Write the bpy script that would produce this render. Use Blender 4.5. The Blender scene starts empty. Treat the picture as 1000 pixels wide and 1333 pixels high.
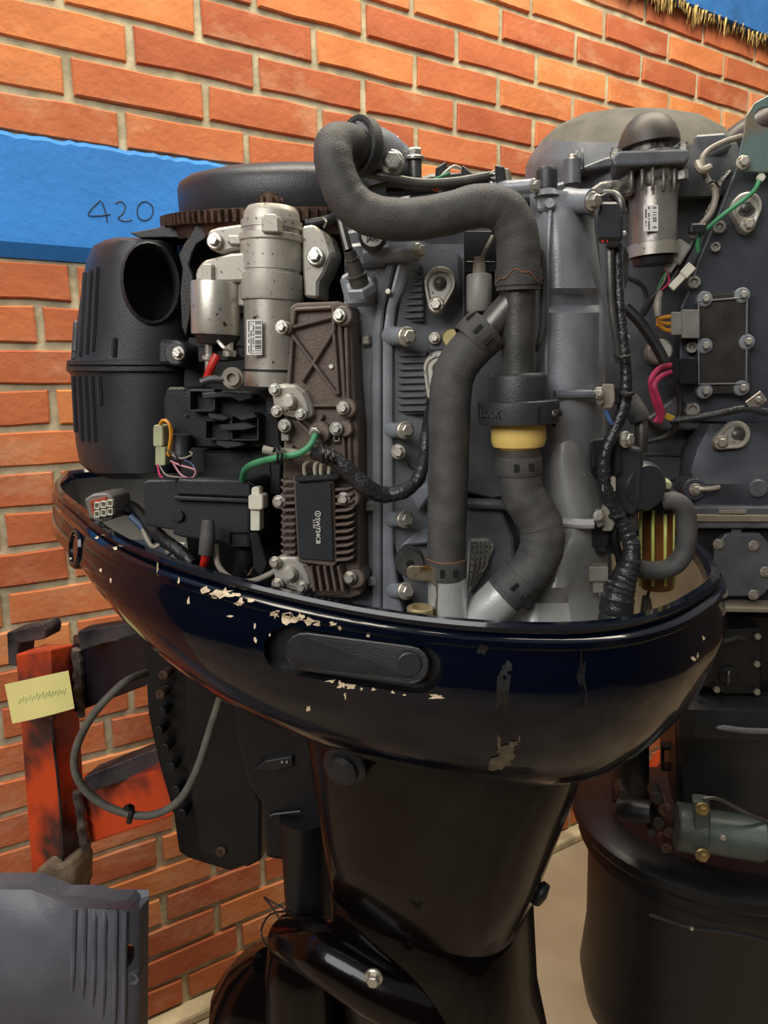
import bpy, bmesh, math, random
from mathutils import Vector, Matrix
from mathutils.bvhtree import BVHTree
random.seed(7)
SC = bpy.context.scene
COL = SC.collection
H = 1.48                                     # eye height above the floor
F = 950.0                                    # focal length in pixels of a 1000 px wide frame
PITCH, ROLL = 0.18909, -0.00537
# ---------------------------------------------------------------- camera
cp, sp, cr, sr = math.cos(PITCH), math.sin(PITCH), math.cos(ROLL), math.sin(ROLL)
_f = Vector((0, cp, -sp)); _r0 = Vector((1, 0, 0)); _u0 = Vector((0, sp, cp))
_r = _r0*cr + _u0*sr; _u = -_r0*sr + _u0*cr
cd = bpy.data.cameras.new('camera'); cam = bpy.data.objects.new('camera', cd); COL.objects.link(cam)
cd.sensor_fit = 'HORIZONTAL'; cd.sensor_width = 36.0; cd.lens = 36*F/1000; cd.clip_start = 0.02
cam.matrix_world = Matrix(((_r.x, _u.x, -_f.x, 0), (_r.y, _u.y, -_f.y, 0), (_r.z, _u.z, -_f.z, H), (0, 0, 0, 1)))
SC.camera = cam
# ---------------------------------------------------------------- world and light
SC.view_settings.view_transform = 'Standard'; SC.view_settings.look = 'None'
SC.view_settings.gamma = 1; SC.view_settings.use_curve_mapping = False
SC.view_settings.exposure = 0.0
w = bpy.data.worlds.new('world'); SC.world = w; w.use_nodes = True
bg = w.node_tree.nodes['Background']; bg.inputs[0].default_value = (1.0, 0.97, 0.93, 1); bg.inputs[1].default_value = 0.30
def area(name, loc, target, sx, sy, power, col):
    l = bpy.data.lights.new(name, 'AREA'); l.shape = 'RECTANGLE'; l.size = sx; l.size_y = sy; l.energy = power; l.color = col
    o = bpy.data.objects.new(name, l); COL.objects.link(o); o.location = loc
    o.rotation_euler = (Vector(target)-Vector(loc)).to_track_quat('-Z', 'Y').to_euler(); return o
area('doorway_light', (-1.5, -1.7, 3.0), (0.3, 1.4, 1.5), 2.4, 1.6, 98, (1.0, 0.98, 0.95))
area('upper_wall_fill', (0.35, 1.15, 3.55), (0.25, 1.9, 2.0), 2.6, 0.7, 105, (1.0, 0.90, 0.72))  # added fill lamp, no roof opening: brightens the wall towards its top

# ---------------------------------------------------------------- geometry helpers
def ray(px, py):
    x, y = (px-500)/F, (py-666.5)/F
    return _r*x - _u*y + _f
def W(px, py, Y):
    """point in the room that lies Y metres in front of the eye"""
    d = ray(px, py); d = d*(Y/d.y); return Vector((d.x, d.y, d.z+H))
def sc(P): return max(.01, (Vector((P[0], P[1], P[2]-H))).dot(_f))/F       # metres per pixel at a point
E0 = Vector((0.26, 0.965, 0)).normalized()   # direction in which the engine goes back from its near face
WL = {}                                      # world location of every root
def V(p): return Vector(p)
class B:
    def __init__(s): s.v = []; s.f = []; s.sm = []
    def add(s, vs, fs, smooth=False):
        n = len(s.v); s.v += [tuple(p) for p in vs]; s.f += [tuple(i+n for i in f) for f in fs]; s.sm += [smooth]*len(fs); return s
    def box(s, c, sx, sy, sz, ax=None):
        ax = ax or (V((1, 0, 0)), V((0, 1, 0)), V((0, 0, 1))); c = V(c)
        vs = [c+ax[0]*(i*sx/2)+ax[1]*(j*sy/2)+ax[2]*(k*sz/2) for i in (-1, 1) for j in (-1, 1) for k in (-1, 1)]
        return s.add(vs, [(0, 1, 3, 2), (4, 6, 7, 5), (0, 4, 5, 1), (2, 3, 7, 6), (0, 2, 6, 4), (1, 5, 7, 3)])
    def loft(s, rings, cap0=True, cap1=True, closed=True, smooth=True):
        n = len(rings[0]); vs = [p for r in rings for p in r]; fs = []
        for k in range(len(rings)-1):
            for i in range(n if closed else n-1):
                j = (i+1) % n; fs.append((k*n+i, k*n+j, (k+1)*n+j, (k+1)*n+i))
        s.add(vs, fs, smooth)
        m = len(s.v)-len(vs)
        if cap0: s.f.append(tuple(m+i for i in reversed(range(n)))); s.sm.append(False)
        if cap1: s.f.append(tuple(m+(len(rings)-1)*n+i for i in range(n))); s.sm.append(False)
        return s
    def lathe(s, p0, p1, prof, seg=20, smooth=True):
        """prof: (t along p0-p1 in 0..1, radius)"""
        p0, p1 = V(p0), V(p1); a = (p1-p0); d = a.normalized()
        x = d.cross(V((0, 0, 1)) if abs(d.z) < .9 else V((1, 0, 0))).normalized(); y = d.cross(x)
        rings = [[p0+a*t+(x*math.cos(2*math.pi*i/seg)+y*math.sin(2*math.pi*i/seg))*r for i in range(seg)] for t, r in prof]
        return s.loft(rings, True, True, True, smooth)
    def tube(s, pts, r, seg=12, sub=6, cap=True, ripple=None):
        pts = [V(p) for p in pts]; n = len(pts)
        rr = r if isinstance(r, (list, tuple)) else [r]*n
        P = []; Q = []
        for i in range(n-1):
            a, b, c, d = pts[max(i-1, 0)], pts[i], pts[i+1], pts[min(i+2, n-1)]
            for k in range(sub):
                t = k/sub
                P.append(0.5*((2*b)+(-a+c)*t+(2*a-5*b+4*c-d)*t*t+(-a+3*b-3*c+d)*t**3)); Q.append(rr[i]*(1-t)+rr[i+1]*t)
        P.append(pts[-1]); Q.append(rr[-1])
        x = None; rings = []
        for i, p in enumerate(P):
            d = (P[min(i+1, len(P)-1)]-P[max(i-1, 0)]).normalized()
            if x is None: x = d.cross(V((0, 0, 1)) if abs(d.z) < .9 else V((1, 0, 0))).normalized()
            x = (x-d*x.dot(d)).normalized(); y = d.cross(x); q = Q[i]*(1+(ripple(i, len(P)) if ripple else 0))
            rings.append([p+(x*math.cos(2*math.pi*k/seg)+y*math.sin(2*math.pi*k/seg))*q for k in range(seg)])
        return s.loft(rings, cap, cap, True, True)
    def prism(s, pts, Y, th, ext=None):
        """pts: outline (px, py[, Y]) on the near face; th: how far back it goes"""
        ext = ext or E0
        fr = [W(p[0], p[1], p[2] if len(p) > 2 else Y) for p in pts]; bk = [p+ext*th for p in fr]; n = len(fr)
        a = sum((fr[i].x-fr[0].x)*(fr[(i+1) % n].z-fr[0].z)-(fr[(i+1) % n].x-fr[0].x)*(fr[i].z-fr[0].z) for i in range(n))
        if a < 0: fr.reverse(); bk.reverse()
        return s.add(fr+bk, [tuple(range(n)), tuple(reversed(range(n, 2*n)))]+[(i, i+n, (i+1) % n+n, (i+1) % n) for i in range(n)])
    def relief(s, rows, th, smooth=True):
        """rows of (px, py, Y): a near surface with a skirt going back"""
        m, n = len(rows), len(rows[0]); g = [[W(*p) for p in r] for r in rows]
        vs = [p for r in g for p in r]
        fs = [(i*n+j, (i+1)*n+j, (i+1)*n+j+1, i*n+j+1) for i in range(m-1) for j in range(n-1)]
        s.add(vs, fs, smooth)
        rim = [(0, j) for j in range(n)]+[(i, n-1) for i in range(1, m)]+[(m-1, j) for j in range(n-2, -1, -1)]+[(i, 0) for i in range(m-2, 0, -1)]
        a = [g[i][j] for i, j in rim]; b = [p+E0*th for p in a]; k = len(a)
        s.add(a+b, [(i, (i+1) % k, (i+1) % k+k, i+k) for i in range(k)]+[tuple(range(k, 2*k))], False)
        return s
def mesh_of(bb, name, bevel=0, seg=1, auto=None):
    me = bpy.data.meshes.new(name); c = V((0, 0, 0))
    lo = [min(v[i] for v in bb.v) for i in range(3)]; hi = [max(v[i] for v in bb.v) for i in range(3)]
    c = V([(a+b)/2 for a, b in zip(lo, hi)])
    me.from_pydata([tuple(V(v)-c) for v in bb.v], [], bb.f)
    for p, sm in zip(me.polygons, bb.sm): p.use_smooth = sm
    if bevel or auto is not False:
        b = bmesh.new(); b.from_mesh(me); bmesh.ops.recalc_face_normals(b, faces=b.faces)
        if bevel:
            es = [e for e in b.edges if len(e.link_faces) == 2 and e.calc_face_angle(0) > .5]
            bmesh.ops.bevel(b, geom=es, offset=bevel, segments=seg, affect='EDGES', profile=.5, clamp_overlap=True)
        for e in b.edges:
            if len(e.link_faces) == 2 and e.calc_face_angle(0) > .62: e.smooth = False
        b.to_mesh(me); b.free()
    me.update(); return me, c
def mk(name, bb, mat, parent=None, bevel=0, seg=1, label=None, kind=None):
    me, c = mesh_of(bb, name, bevel, seg); me.materials.append(mat)
    o = bpy.data.objects.new(name, me); COL.objects.link(o); place(o, c, parent)
    if label: o['label'] = label
    if kind: o['kind'] = kind
    return o
def place(o, c, parent=None):
    WL[o.name] = V(c); o.parent = parent
    o.location = V(c)-(WL[parent.name] if parent else V((0, 0, 0)))
def tag(o, label, cat, group=None):
    o['label'] = label; o['category'] = cat
    if group: o['group'] = group
    return o
def thing(name, label, cat, loc, group=None):
    o = bpy.data.objects.new(name, None); COL.objects.link(o); place(o, loc); o.empty_display_size = .05
    return tag(o, label, cat, group)
def txt(name, s, P, size, xdir, up, mat, parent, th=.0004):
    c = bpy.data.curves.new(name, 'FONT'); c.body = s; c.size = size; c.align_x = 'CENTER'; c.align_y = 'CENTER'; c.extrude = th; c.resolution_u = 3
    o = bpy.data.objects.new(name, c); COL.objects.link(o); bpy.context.view_layer.update()
    me = bpy.data.meshes.new_from_object(o.evaluated_get(bpy.context.evaluated_depsgraph_get())); bpy.data.objects.remove(o)
    me.materials.clear(); me.materials.append(mat)
    x = V(xdir).normalized(); z = x.cross(V(up)).normalized(); y = z.cross(x)
    R = Matrix((x, y, z)).transposed()
    for v in me.vertices: v.co = R @ v.co
    o = bpy.data.objects.new(name, me); COL.objects.link(o); place(o, P, parent); return o
# ---------------------------------------------------------------- materials
MATS = {}
def mat(name, col, rough=.5, metal=0, var=.12, scale=30, bump=0, bscale=200, col2=None, thr=None, coat=0, col3=None, spec=.5, trans=0, alpha=1):
    if name in MATS: return MATS[name]
    m = bpy.data.materials.new(name); m.use_nodes = True; N = m.node_tree.nodes; Lk = m.node_tree.links; b = N['Principled BSDF']
    tc = N.new('ShaderNodeTexCoord'); n1 = N.new('ShaderNodeTexNoise'); n1.inputs['Scale'].default_value = scale; n1.inputs['Detail'].default_value = 6
    Lk.new(tc.outputs['Object'], n1.inputs['Vector'])
    rp = N.new('ShaderNodeValToRGB'); c2 = col2 or tuple(c*(1-var*2) for c in col); hi = tuple(min(1, c*(1+var)) for c in col)
    t = thr or (.35, .65)
    rp.color_ramp.elements[0].position = t[0]; rp.color_ramp.elements[1].position = t[1]
    rp.color_ramp.elements[0].color = (*c2, 1); rp.color_ramp.elements[1].color = (*hi, 1)
    Lk.new(n1.outputs['Fac'], rp.inputs['Fac']); Lk.new(rp.outputs['Color'], b.inputs['Base Color'])
    b.inputs['Metallic'].default_value = metal; b.inputs['Specular IOR Level'].default_value = spec
    mr = N.new('ShaderNodeMapRange'); mr.inputs['To Min'].default_value = max(.02, rough-.08); mr.inputs['To Max'].default_value = min(1, rough+.08)
    Lk.new(n1.outputs['Fac'], mr.inputs['Value']); Lk.new(mr.outputs['Result'], b.inputs['Roughness'])
    if coat: b.inputs['Coat Weight'].default_value = coat; b.inputs['Coat Roughness'].default_value = .04
    if trans: b.inputs['Transmission Weight'].default_value = trans
    if bump:
        n2 = N.new('ShaderNodeTexNoise'); n2.inputs['Scale'].default_value = bscale; n2.inputs['Detail'].default_value = 3; Lk.new(tc.outputs['Object'], n2.inputs['Vector'])
        bp = N.new('ShaderNodeBump'); bp.inputs['Strength'].default_value = bump; bp.inputs['Distance'].default_value = .002; Lk.new(n2.outputs['Fac'], bp.inputs['Height']); Lk.new(bp.outputs['Normal'], b.inputs['Normal'])
    MATS[name] = m; return m
def srgb(h):
    h = h.lstrip('#'); c = [int(h[i:i+2], 16)/255 for i in (0, 2, 4)]
    return tuple((x/12.92 if x <= .04045 else ((x+.055)/1.055)**2.4) for x in c)
def M(name, hx, *a, **k):
    if 'col2' in k: k['col2'] = srgb(k['col2'])
    return mat(name, srgb(hx), *a, **k)
m_block = M('slate_paint', '#888c92', .36, .15, .08, 40, .15, 500)
m_block2 = M('slate_paint_dark', '#64676c', .42, .12, .1, 40, .15, 500)
m_silver = M('silver_paint', '#b2b3b1', .34, .3, .1, 20, .1, 400)
m_brown = M('bronze_plate', '#6b5f56', .5, .2, .1, 60, .2, 500)
m_alu = M('cast_aluminium', '#aeaaa0', .45, .4, .1, 260, .06, 900, col2='#55504a', thr=(.31, .37))
m_aluS = M('turned_aluminium', '#b0aca2', .34, .6, .08, 240, .03, 500, col2='#4a4038', thr=(.31, .36))
m_bolt = M('zinc_bolt', '#c6c4bb', .32, .75, .1, 150, .1, 600)
m_boltr = M('aged_bolt', '#b0aca1', .4, .7, .15, 90, .1, 600, col2='#7d6654', thr=(.34, .46))
m_rust = M('rusty_steel', '#5e483c', .6, .5, .3, 90, .3, 400)
m_rubber = M('hose_rubber', '#4a4948', .55, 0, .14, 60, .35, 900, spec=.35)
m_black = M('black_plastic', '#1d1e20', .42, 0, .12, 40, .15, 700)
m_black2 = M('satin_black_plastic', '#2a2d31', .4, 0, .1, 12, .2, 900)
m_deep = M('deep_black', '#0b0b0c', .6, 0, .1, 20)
m_grey = M('grey_plastic', '#86847e', .45, 0, .08, 60)
m_cream = M('cream_plastic', '#d9d6c4', .45, 0, .06, 60)
m_green = M('green_wire', '#3f8c62', .45, 0, .08, 60)
m_red = M('red_wire', '#c1261c', .45, 0, .1, 60)
m_pink = M('pink_wire', '#cf3f6c', .45, 0, .1, 60)
m_orange = M('orange_wire', '#d8942c', .45, 0, .1, 60)
m_wgrey = M('grey_wire', '#8b8478', .5, 0, .12, 60)
m_tape = M('wrapped_tape', '#26272a', .3, 0, .15, 60, .6, 300)
m_yel = M('ivory_plastic', '#d6b869', .38, 0, .1, 20)
m_white = M('white_print', '#e6e4de', .5, 0, .03, 60)
m_ink = M('dark_ink', '#26262c', .6, 0, .03, 60)
m_gear = M('steel_pipe', '#5d5c58', .38, .6, .15, 50, .1, 400)
m_gloss = M('gloss_navy_paint', '#030917', .16, 0, .15, 3, 0, coat=.5, spec=.15)
m_gloss2 = M('gloss_black_paint', '#080505', .2, 0, .2, 4, .02, 300, coat=.32, spec=.15)
m_satin = M('satin_black_paint', '#111114', .42, 0, .2, 12, .1, 400)
m_chip = M('bare_primer', '#dcc9a8', .6, 0, .15, 90)
m_tan = M('tan_inner_paint', '#8a7a62', .6, 0, .2, 9, .2, 80)
m_teal = M('teal_steel', '#6b807e', .45, .3, .15, 25, .2, 300, col2='#8a7a62', thr=(.36, .52))
def bolt(P, d, r, par, mm=None, flange=True, name='bolt', hh=1.0):
    P = V(P); d = V(d).normalized(); b = B()
    if flange: b.lathe(P, P+d*r*.35, [(0, r), (.7, r), (1, r*.86)], 16)
    b.lathe(P+d*r*.3, P+d*r*(.3+.75*hh), [(0, r*.68), (.85, r*.68), (1, r*.56)], 6, False)
    return mk(name, b, mm or m_bolt, par)
ND = V((-.16, -.985, .05)).normalized()
def boltp(px, py, Y, rp, par, mm=None, d=None, **k):
    P = W(px, py, Y); return bolt(P, d or ND, rp*sc(P), par, mm, **k)
def cylp(px, py, Y, rp, depth, par, mm, name='boss', d=None, prof=None, bev=True):
    """round boss whose near end is at (px,py,Y) and which goes back by depth"""
    P = W(px, py, Y); r = rp*sc(P); d = V(d or ND).normalized()
    return mk(name, B().lathe(P-d*depth, P, prof and [(t, q*r) for t, q in prof] or [(0, r), (1-min(.5, .15*r/depth), r), (1, r*.85)], 18), mm, par)
def tubep(pts, r, par, mm, name, seg=12, sub=6, **k):
    """pts (px,py,Y); r in pixels"""
    P = [W(*p) for p in pts]; rr = [q*sc(p) for p, q in zip(P, r if isinstance(r, (list, tuple)) else [r]*len(P))]
    rip = k.pop('ripple', None)
    return mk(name, B().tube(P, rr, seg, sub, ripple=rip), mm, par, **k)
def prismp(pts, Y, th, par, mm, name, bevel=.0012, seg=1, **k):
    return mk(name, B().prism(pts, Y, th), mm, par, bevel, seg, **k)
def rect(x0, y0, x1, y1, c=0):
    if not c: return [(x0, y0), (x1, y0), (x1, y1), (x0, y1)]
    return [(x0+c, y0), (x1-c, y0), (x1, y0+c), (x1, y1-c), (x1-c, y1), (x0+c, y1), (x0, y1-c), (x0, y0+c)]
def drape(bvh, pts, off=.0006):
    """drop an outline from the eye onto a surface"""
    out = []
    for p in pts:
        h = bvh.ray_cast(V((0, 0, H)), ray(*p).normalized())
        if h[0] is None: return None
        out.append(h[0]+h[1].normalized()*off*(1 if h[1].dot(ray(*p)) < 0 else -1))
    return out
# ================================================================ WALL, BAND, FLOOR
S = 0.0750634; YAW = 0.554926; D0 = 1.76368
tv = V((math.cos(YAW), math.sin(YAW), 0)); nv = V((math.sin(YAW), -math.cos(YAW), 0))   # along the wall; out of the wall
def wp(t, z, off=0): return V((0, D0, 0))+tv*t+nv*off+V((0, 0, z))
def onwall(px, py, off=0):
    d = ray(px, py); k = (V((0, D0, 0)).dot(nv)+off)/d.dot(nv); P = d*k
    return (P-V((0, D0, 0))).dot(tv), P.z+H
m_mortar = M('mortar', '#b8ae90', .9, 0, .15, 25, .9, 60)
def brick_mat():
    m = bpy.data.materials.new('brick_clay'); m.use_nodes = True; N = m.node_tree.nodes; L = m.node_tree.links; b = N['Principled BSDF']
    oi = N.new('ShaderNodeObjectInfo'); tc = N.new('ShaderNodeTexCoord'); n = N.new('ShaderNodeTexNoise'); n.inputs['Scale'].default_value = 9; n.inputs['Detail'].default_value = 5
    mp = N.new('ShaderNodeMapping'); ge = N.new('ShaderNodeNewGeometry'); L.new(ge.outputs['Position'], mp.inputs['Vector']); mp.inputs['Scale'].default_value = (1, 1, 1.8)
    L.new(mp.outputs[0], n.inputs['Vector'])
    r1 = N.new('ShaderNodeValToRGB'); e = r1.color_ramp.elements
    e[0].color = (*srgb('#a85734'), 1); e[1].color = (*srgb('#d0824a'), 1); x = e.new(.5); x.color = (*srgb('#bf6c40'), 1)
    L.new(oi.outputs['Random'], r1.inputs['Fac'])
    r2 = N.new('ShaderNodeValToRGB'); r2.color_ramp.elements[0].position = .32; r2.color_ramp.elements[1].position = .72
    r2.color_ramp.elements[0].color = (.84, .78, .74, 1); r2.color_ramp.elements[1].color = (1.1, 1.16, 1.2, 1); L.new(n.outputs['Fac'], r2.inputs['Fac'])
    mx = N.new('ShaderNodeMix'); mx.data_type = 'RGBA'; mx.blend_type = 'MULTIPLY'; mx.inputs['Factor'].default_value = 1
    L.new(r1.outputs['Color'], mx.inputs[6]); L.new(r2.outputs['Color'], mx.inputs[7])
    n3 = N.new('ShaderNodeTexNoise'); n3.inputs['Scale'].default_value = 5; n3.inputs['Detail'].default_value = 8; n3.inputs['Roughness'].default_value = .7; L.new(mp.outputs[0], n3.inputs['Vector'])
    r3 = N.new('ShaderNodeValToRGB'); r3.color_ramp.elements[0].position = .52; r3.color_ramp.elements[1].position = .70; r3.color_ramp.elements[1].color = (.34, .34, .34, 1); L.new(n3.outputs['Fac'], r3.inputs['Fac'])
    m2 = N.new('ShaderNodeMix'); m2.data_type = 'RGBA'; L.new(r3.outputs['Color'], m2.inputs['Factor']); L.new(mx.outputs[2], m2.inputs[6]); m2.inputs[7].default_value = (*srgb('#d5b892'), 1)
    L.new(m2.outputs[2], b.inputs['Base Color']); b.inputs['Roughness'].default_value = .85
    n2 = N.new('ShaderNodeTexNoise'); n2.inputs['Scale'].default_value = 70; n2.inputs['Detail'].default_value = 5; L.new(ge.outputs['Position'], n2.inputs['Vector'])
    bp = N.new('ShaderNodeBump'); bp.inputs['Strength'].default_value = .5; bp.inputs['Distance'].default_value = .003; L.new(n2.outputs['Fac'], bp.inputs['Height']); L.new(bp.outputs[0], b.inputs['Normal'])
    return m
m_brick = brick_mat()
LB = .25                                                       # brick length with its joint
JT = .0145                                                     # joint width
T0, T1 = -3.0, 3.5
ztop_band, zbot_band = H+.4055, H+.2016
def course_z(v, low): return H+((1.18603 if low else 6.90229)-v)*S
UP = {0: [(87.6, 98.8), (267.4, 131), (416, 156), (541, 178)], -1: [(169, 58.5), (333, 91), (472, 125), (592, 149), (693.6, 173)], -2: [(257, 26), (408.6, 61), (539.4, 94), (648, 122), (745, 145)],
      1: [(159, 170), (320, 186)], -3: [(593.4, 61), (698, 90), (789, 117), (869, 140)], -4: [(535, 12), (651, 33), (748.4, 63), (833.6, 90), (906, 113), (974, 131)], -5: [(691, 3), (786, 32), (869, 62), (941, 88)], -6: [(839, 16), (915, 41), (982, 67)]}
LO = {0: [(51.7, 419)], 2: [(69, 528)], 4: [(76, 639)], 6: [(93, 738)], 5: [(3, 693)], 7: [(7, 794)], 8: [(98, 840)], 10: [(174, 955)], 17: [(213, 1182), (342, 1137)], 16: [(277, 1123)], 18: [(282, 1192)], 15: [(207.5, 1105)]}
def joints(v, low):
    m = (LO if low else UP).get(v)
    if m: js = sorted(onwall(*p)[0] for p in m)
    else: js = [(-.2*LB if low else -2.6686*LB)+(.5*LB if v % 2 else 0)]
    while js[0] > T0: js.insert(0, js[0]-LB*random.uniform(.985, 1.015))
    while js[-1] < T1: js.append(js[-1]+LB*random.uniform(.985, 1.015))
    return js
def brick_mesh(i):
    rnd = random.Random(100+i); b = B(); hx, hz = .5, .5
    o = [(-hx, -hz), (-.17, -hz), (.2, -hz), (hx, -hz), (hx, 0), (hx, hz), (.15, hz), (-.2, hz), (-hx, hz), (-hx, 0)]
    o = [(x+rnd.uniform(-.006, .006), z+rnd.uniform(-.035, .035)) for x, z in o]; n = len(o)
    vs = []
    for off, k in ((0, (1, 1)), (.72, (1, 1)), (1.0, (.975, .92))):
        vs += [tuple(tv*(x*k[0])*1+nv*off) [:2]+(z*k[1],) for x, z in o]
    me = bpy.data.meshes.new('brick')
    # local axes: x along wall, y out of wall, z up (rotated by the object)
    vs = []
    for off, kx, kz in ((0, 1, 1), (.7, 1, 1), (1.0, .975, .91)): vs += [(x*kx, -off, z*kz) for x, z in o]
    fs = [(k*n+i2, k*n+(i2+1) % n, (k+1)*n+(i2+1) % n, (k+1)*n+i2) for k in (0, 1) for i2 in range(n)]+[tuple(2*n+i2 for i2 in range(n))]
    me.from_pydata(vs, [], fs); me.update(); me.materials.append(m_brick); return me
BM = [brick_mesh(i) for i in range(12)]
def inframe(t, z):
    P = wp(t, z); d = V((P.x, P.y, P.z-H)); c = d.dot(_f)
    if c < .1: return None
    return 500+F*d.dot(_r)/c, 666.5-F*d.dot(_u)/c
def hidden(x, y):          # behind the motors from the photograph's place
    if y > 880: return 395 < x < 700 or x > 880 or (x < 60 and y > 1180)
    if y > 820: return x > 330
    if y > 640: return x > 170
    if y > 330: return x > 140
    if y > 270: return x > 240
    return x > 470 and y > 270
walls = {}
for low in (0, 1):
    if low: z0, z1 = .0, zbot_band
    else: z0, z1 = ztop_band, course_z(-7, 0)+S*3.5
    b = B(); c = wp((T0+T1)/2, (z0+z1)/2, -.06); b.box(c, T1-T0, .12, z1-z0, (tv, nv, V((0, 0, 1))))
    wall = mk('wall_back' if not low else 'wall_back_lower', b, m_mortar, kind='structure')
    wall.name = 'wall_back' if not low else 'wall_lower'; WL[wall.name] = WL.get('wall_back' if not low else 'wall_back_lower')
    rest = B(); cnt = 0
    for v in (range(-1, 21) if low else range(-10, 2)):
        js = joints(v, low); zc = course_z(v, low)
        hgt = S-JT*.9
        if low and v == 19: zc = course_z(19, 1)
        for a, e in zip(js, js[1:]):
            if a > T1 or e < T0: continue
            a2, e2 = max(a, T0-.0), min(e, T1); ln = e2-a2-JT
            if ln < .03: continue
            zz0, zz1 = max(zc-hgt/2, z0+.002), min(zc+hgt/2, z1)
            if zz1-zz0 < .015: continue
            tc_ = (a2+e2)/2; zc2 = (zz0+zz1)/2; P = inframe(tc_, zc2); P2 = inframe(a2, zc2); P3 = inframe(e2, zc2)
            vis = P and any(q and -10 < q[0] < 1010 and -10 < q[1] < 1345 and not hidden(*q) for q in (P, P2, P3))
            loc = wp(tc_, zc2, -.004+random.uniform(-.0015, .0015))
            if vis and cnt < 295:
                o = bpy.data.objects.new('brick', random.choice(BM)); COL.objects.link(o); cnt += 1
                place(o, loc, wall); o.rotation_euler = (0, random.uniform(-.004, .004), YAW); o.scale = (ln, .0105, (zz1-zz0)*random.uniform(.97, 1.02))
            else: rest.box(loc+nv*.003, ln, .014, zz1-zz0, (tv, nv, V((0, 0, 1))))
    mk('brickwork', rest, m_brick, wall, .002, kind='stuff')
    walls[low] = wall; print('bricks', low, cnt)
# painted concrete band with a chamfered lower lip
m_blue = M('blue_wall_paint', '#2f7fd0', .5, 0, .07, 4, .5, 60)
m_blued = M('blue_wall_paint_dark', '#2663a4', .6, 0, .12, 10, .7, 60)
b = B(); n = 520; sec = []
for i in range(n+1):
    t = T0+(T1-T0)*i/n; j = random.uniform(-.0022, .0028)
    sec.append([wp(t, zbot_band, -.02), wp(t, zbot_band+.001, .004), wp(t, zbot_band+.026, .017), wp(t, ztop_band-.006+j, .017), wp(t, ztop_band+.004+j, .004), wp(t, ztop_band+.004+j, -.02)])
b.loft(sec, True, True, True, False); band = mk('trim_1', b, m_blue, kind='structure', label='blue painted concrete band across the brick wall')
# upper blue beam along the top of the wall, with a torn fringe of dried foam under it
tA, zA = onwall(872, 0, .03); tB, zB = onwall(1000, 47, .03); zb = (zA+zB)/2
b = B(); b.box(wp((T0+T1)/2, zb+.25, .0), T1-T0, .07, .5, (tv, nv, V((0, 0, 1))))
mk('trim_2', b, m_blued, kind='structure', bevel=.004, label='dark blue painted beam at the top of the wall')
m_foam = M('dried_mortar_fringe', '#b89b5c', .95, 0, .3, 60, 1, 90)
b = B()
for i in range(900):
    t = random.uniform(.5, 2.15); z = zb+random.uniform(-.002, .01); l = random.uniform(.008, .042)*(.6+.6*math.sin(t*23)**2); q = random.uniform(.002, .006); o = random.uniform(.008, .036)
    p = wp(t, z, o); u = tv*q; dn = V((0, 0, -l))+tv*random.uniform(-.008, .008)
    b.add([p-u, p+u, p+nv*q, p+dn], [(0, 1, 3), (1, 2, 3), (2, 0, 3), (0, 2, 1)])
mk('mortar_fringe', b, m_foam, bpy.data.objects['trim_2'], kind='stuff', label='ragged ochre mortar squeezed out under the blue beam')
# handwritten 420 on the blue band
def wline(pts, r=.0016):
    P = []
    for p in pts:
        t, z = onwall(*p, .017); P.append(wp(t, z, .0172))
    return P
num = thing('handwritten_number', 'number 420 handwritten in black marker on the blue band', 'writing', wp(*onwall(165, 275, .017), .017))
num['category'] = 'writing'
for st in ([(131, 261), (121, 270), (115, 280), (130, 281), (144, 279)], [(133, 263), (137, 275), (140, 289)], [(150, 265), (157, 262), (163, 268), (160, 278), (154, 284), (163, 288), (172, 286)],
           [(185, 263), (179, 270), (180, 282), (188, 287), (197, 282), (199, 270), (192, 263), (185, 263)]):
    mk('pen_stroke', B().tube(wline(st), .0011, 5, 4), m_ink, num)
# floor and kerb
m_floor = M('concrete_floor', '#a89a84', .75, 0, .1, 2.2, .35, 120, col2='#8a765c', thr=(.3, .7))
b = B(); b.box((.3, .8, -.05), 6.4, 6.6, .1); mk('floor', b, m_floor, kind='structure')
tl, zl = T0, 0
m_kerb = M('pale_skirting', '#c3b391', .8, 0, .2, 12, .4, 120)
b = B(); b.box(wp((T0+T1)/2, .014, .02), T1-T0, .05, .03, (tv, nv, V((0, 0, 1)))); mk('baseboard_back', b, m_kerb, kind='structure', bevel=.008, seg=2)

# the rest of the workshop, behind and beside the photographer
m_plaster = M('dull_plaster', '#40362f', .85, 0, .12, 3, .3, 60)
b = B(); b.box((0.3, -2.3, 1.25), 6, .12, 2.5); mk('wall_front', b, m_plaster, kind='structure')
b = B(); b.box((-2.6, -.2, 1.25), .12, 4.3, 2.5); mk('wall_left', b, m_plaster, kind='structure')
b = B(); b.box((3.2, .7, 1.25), .12, 6.0, 2.5); mk('wall_right', b, m_plaster, kind='structure')
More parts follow.
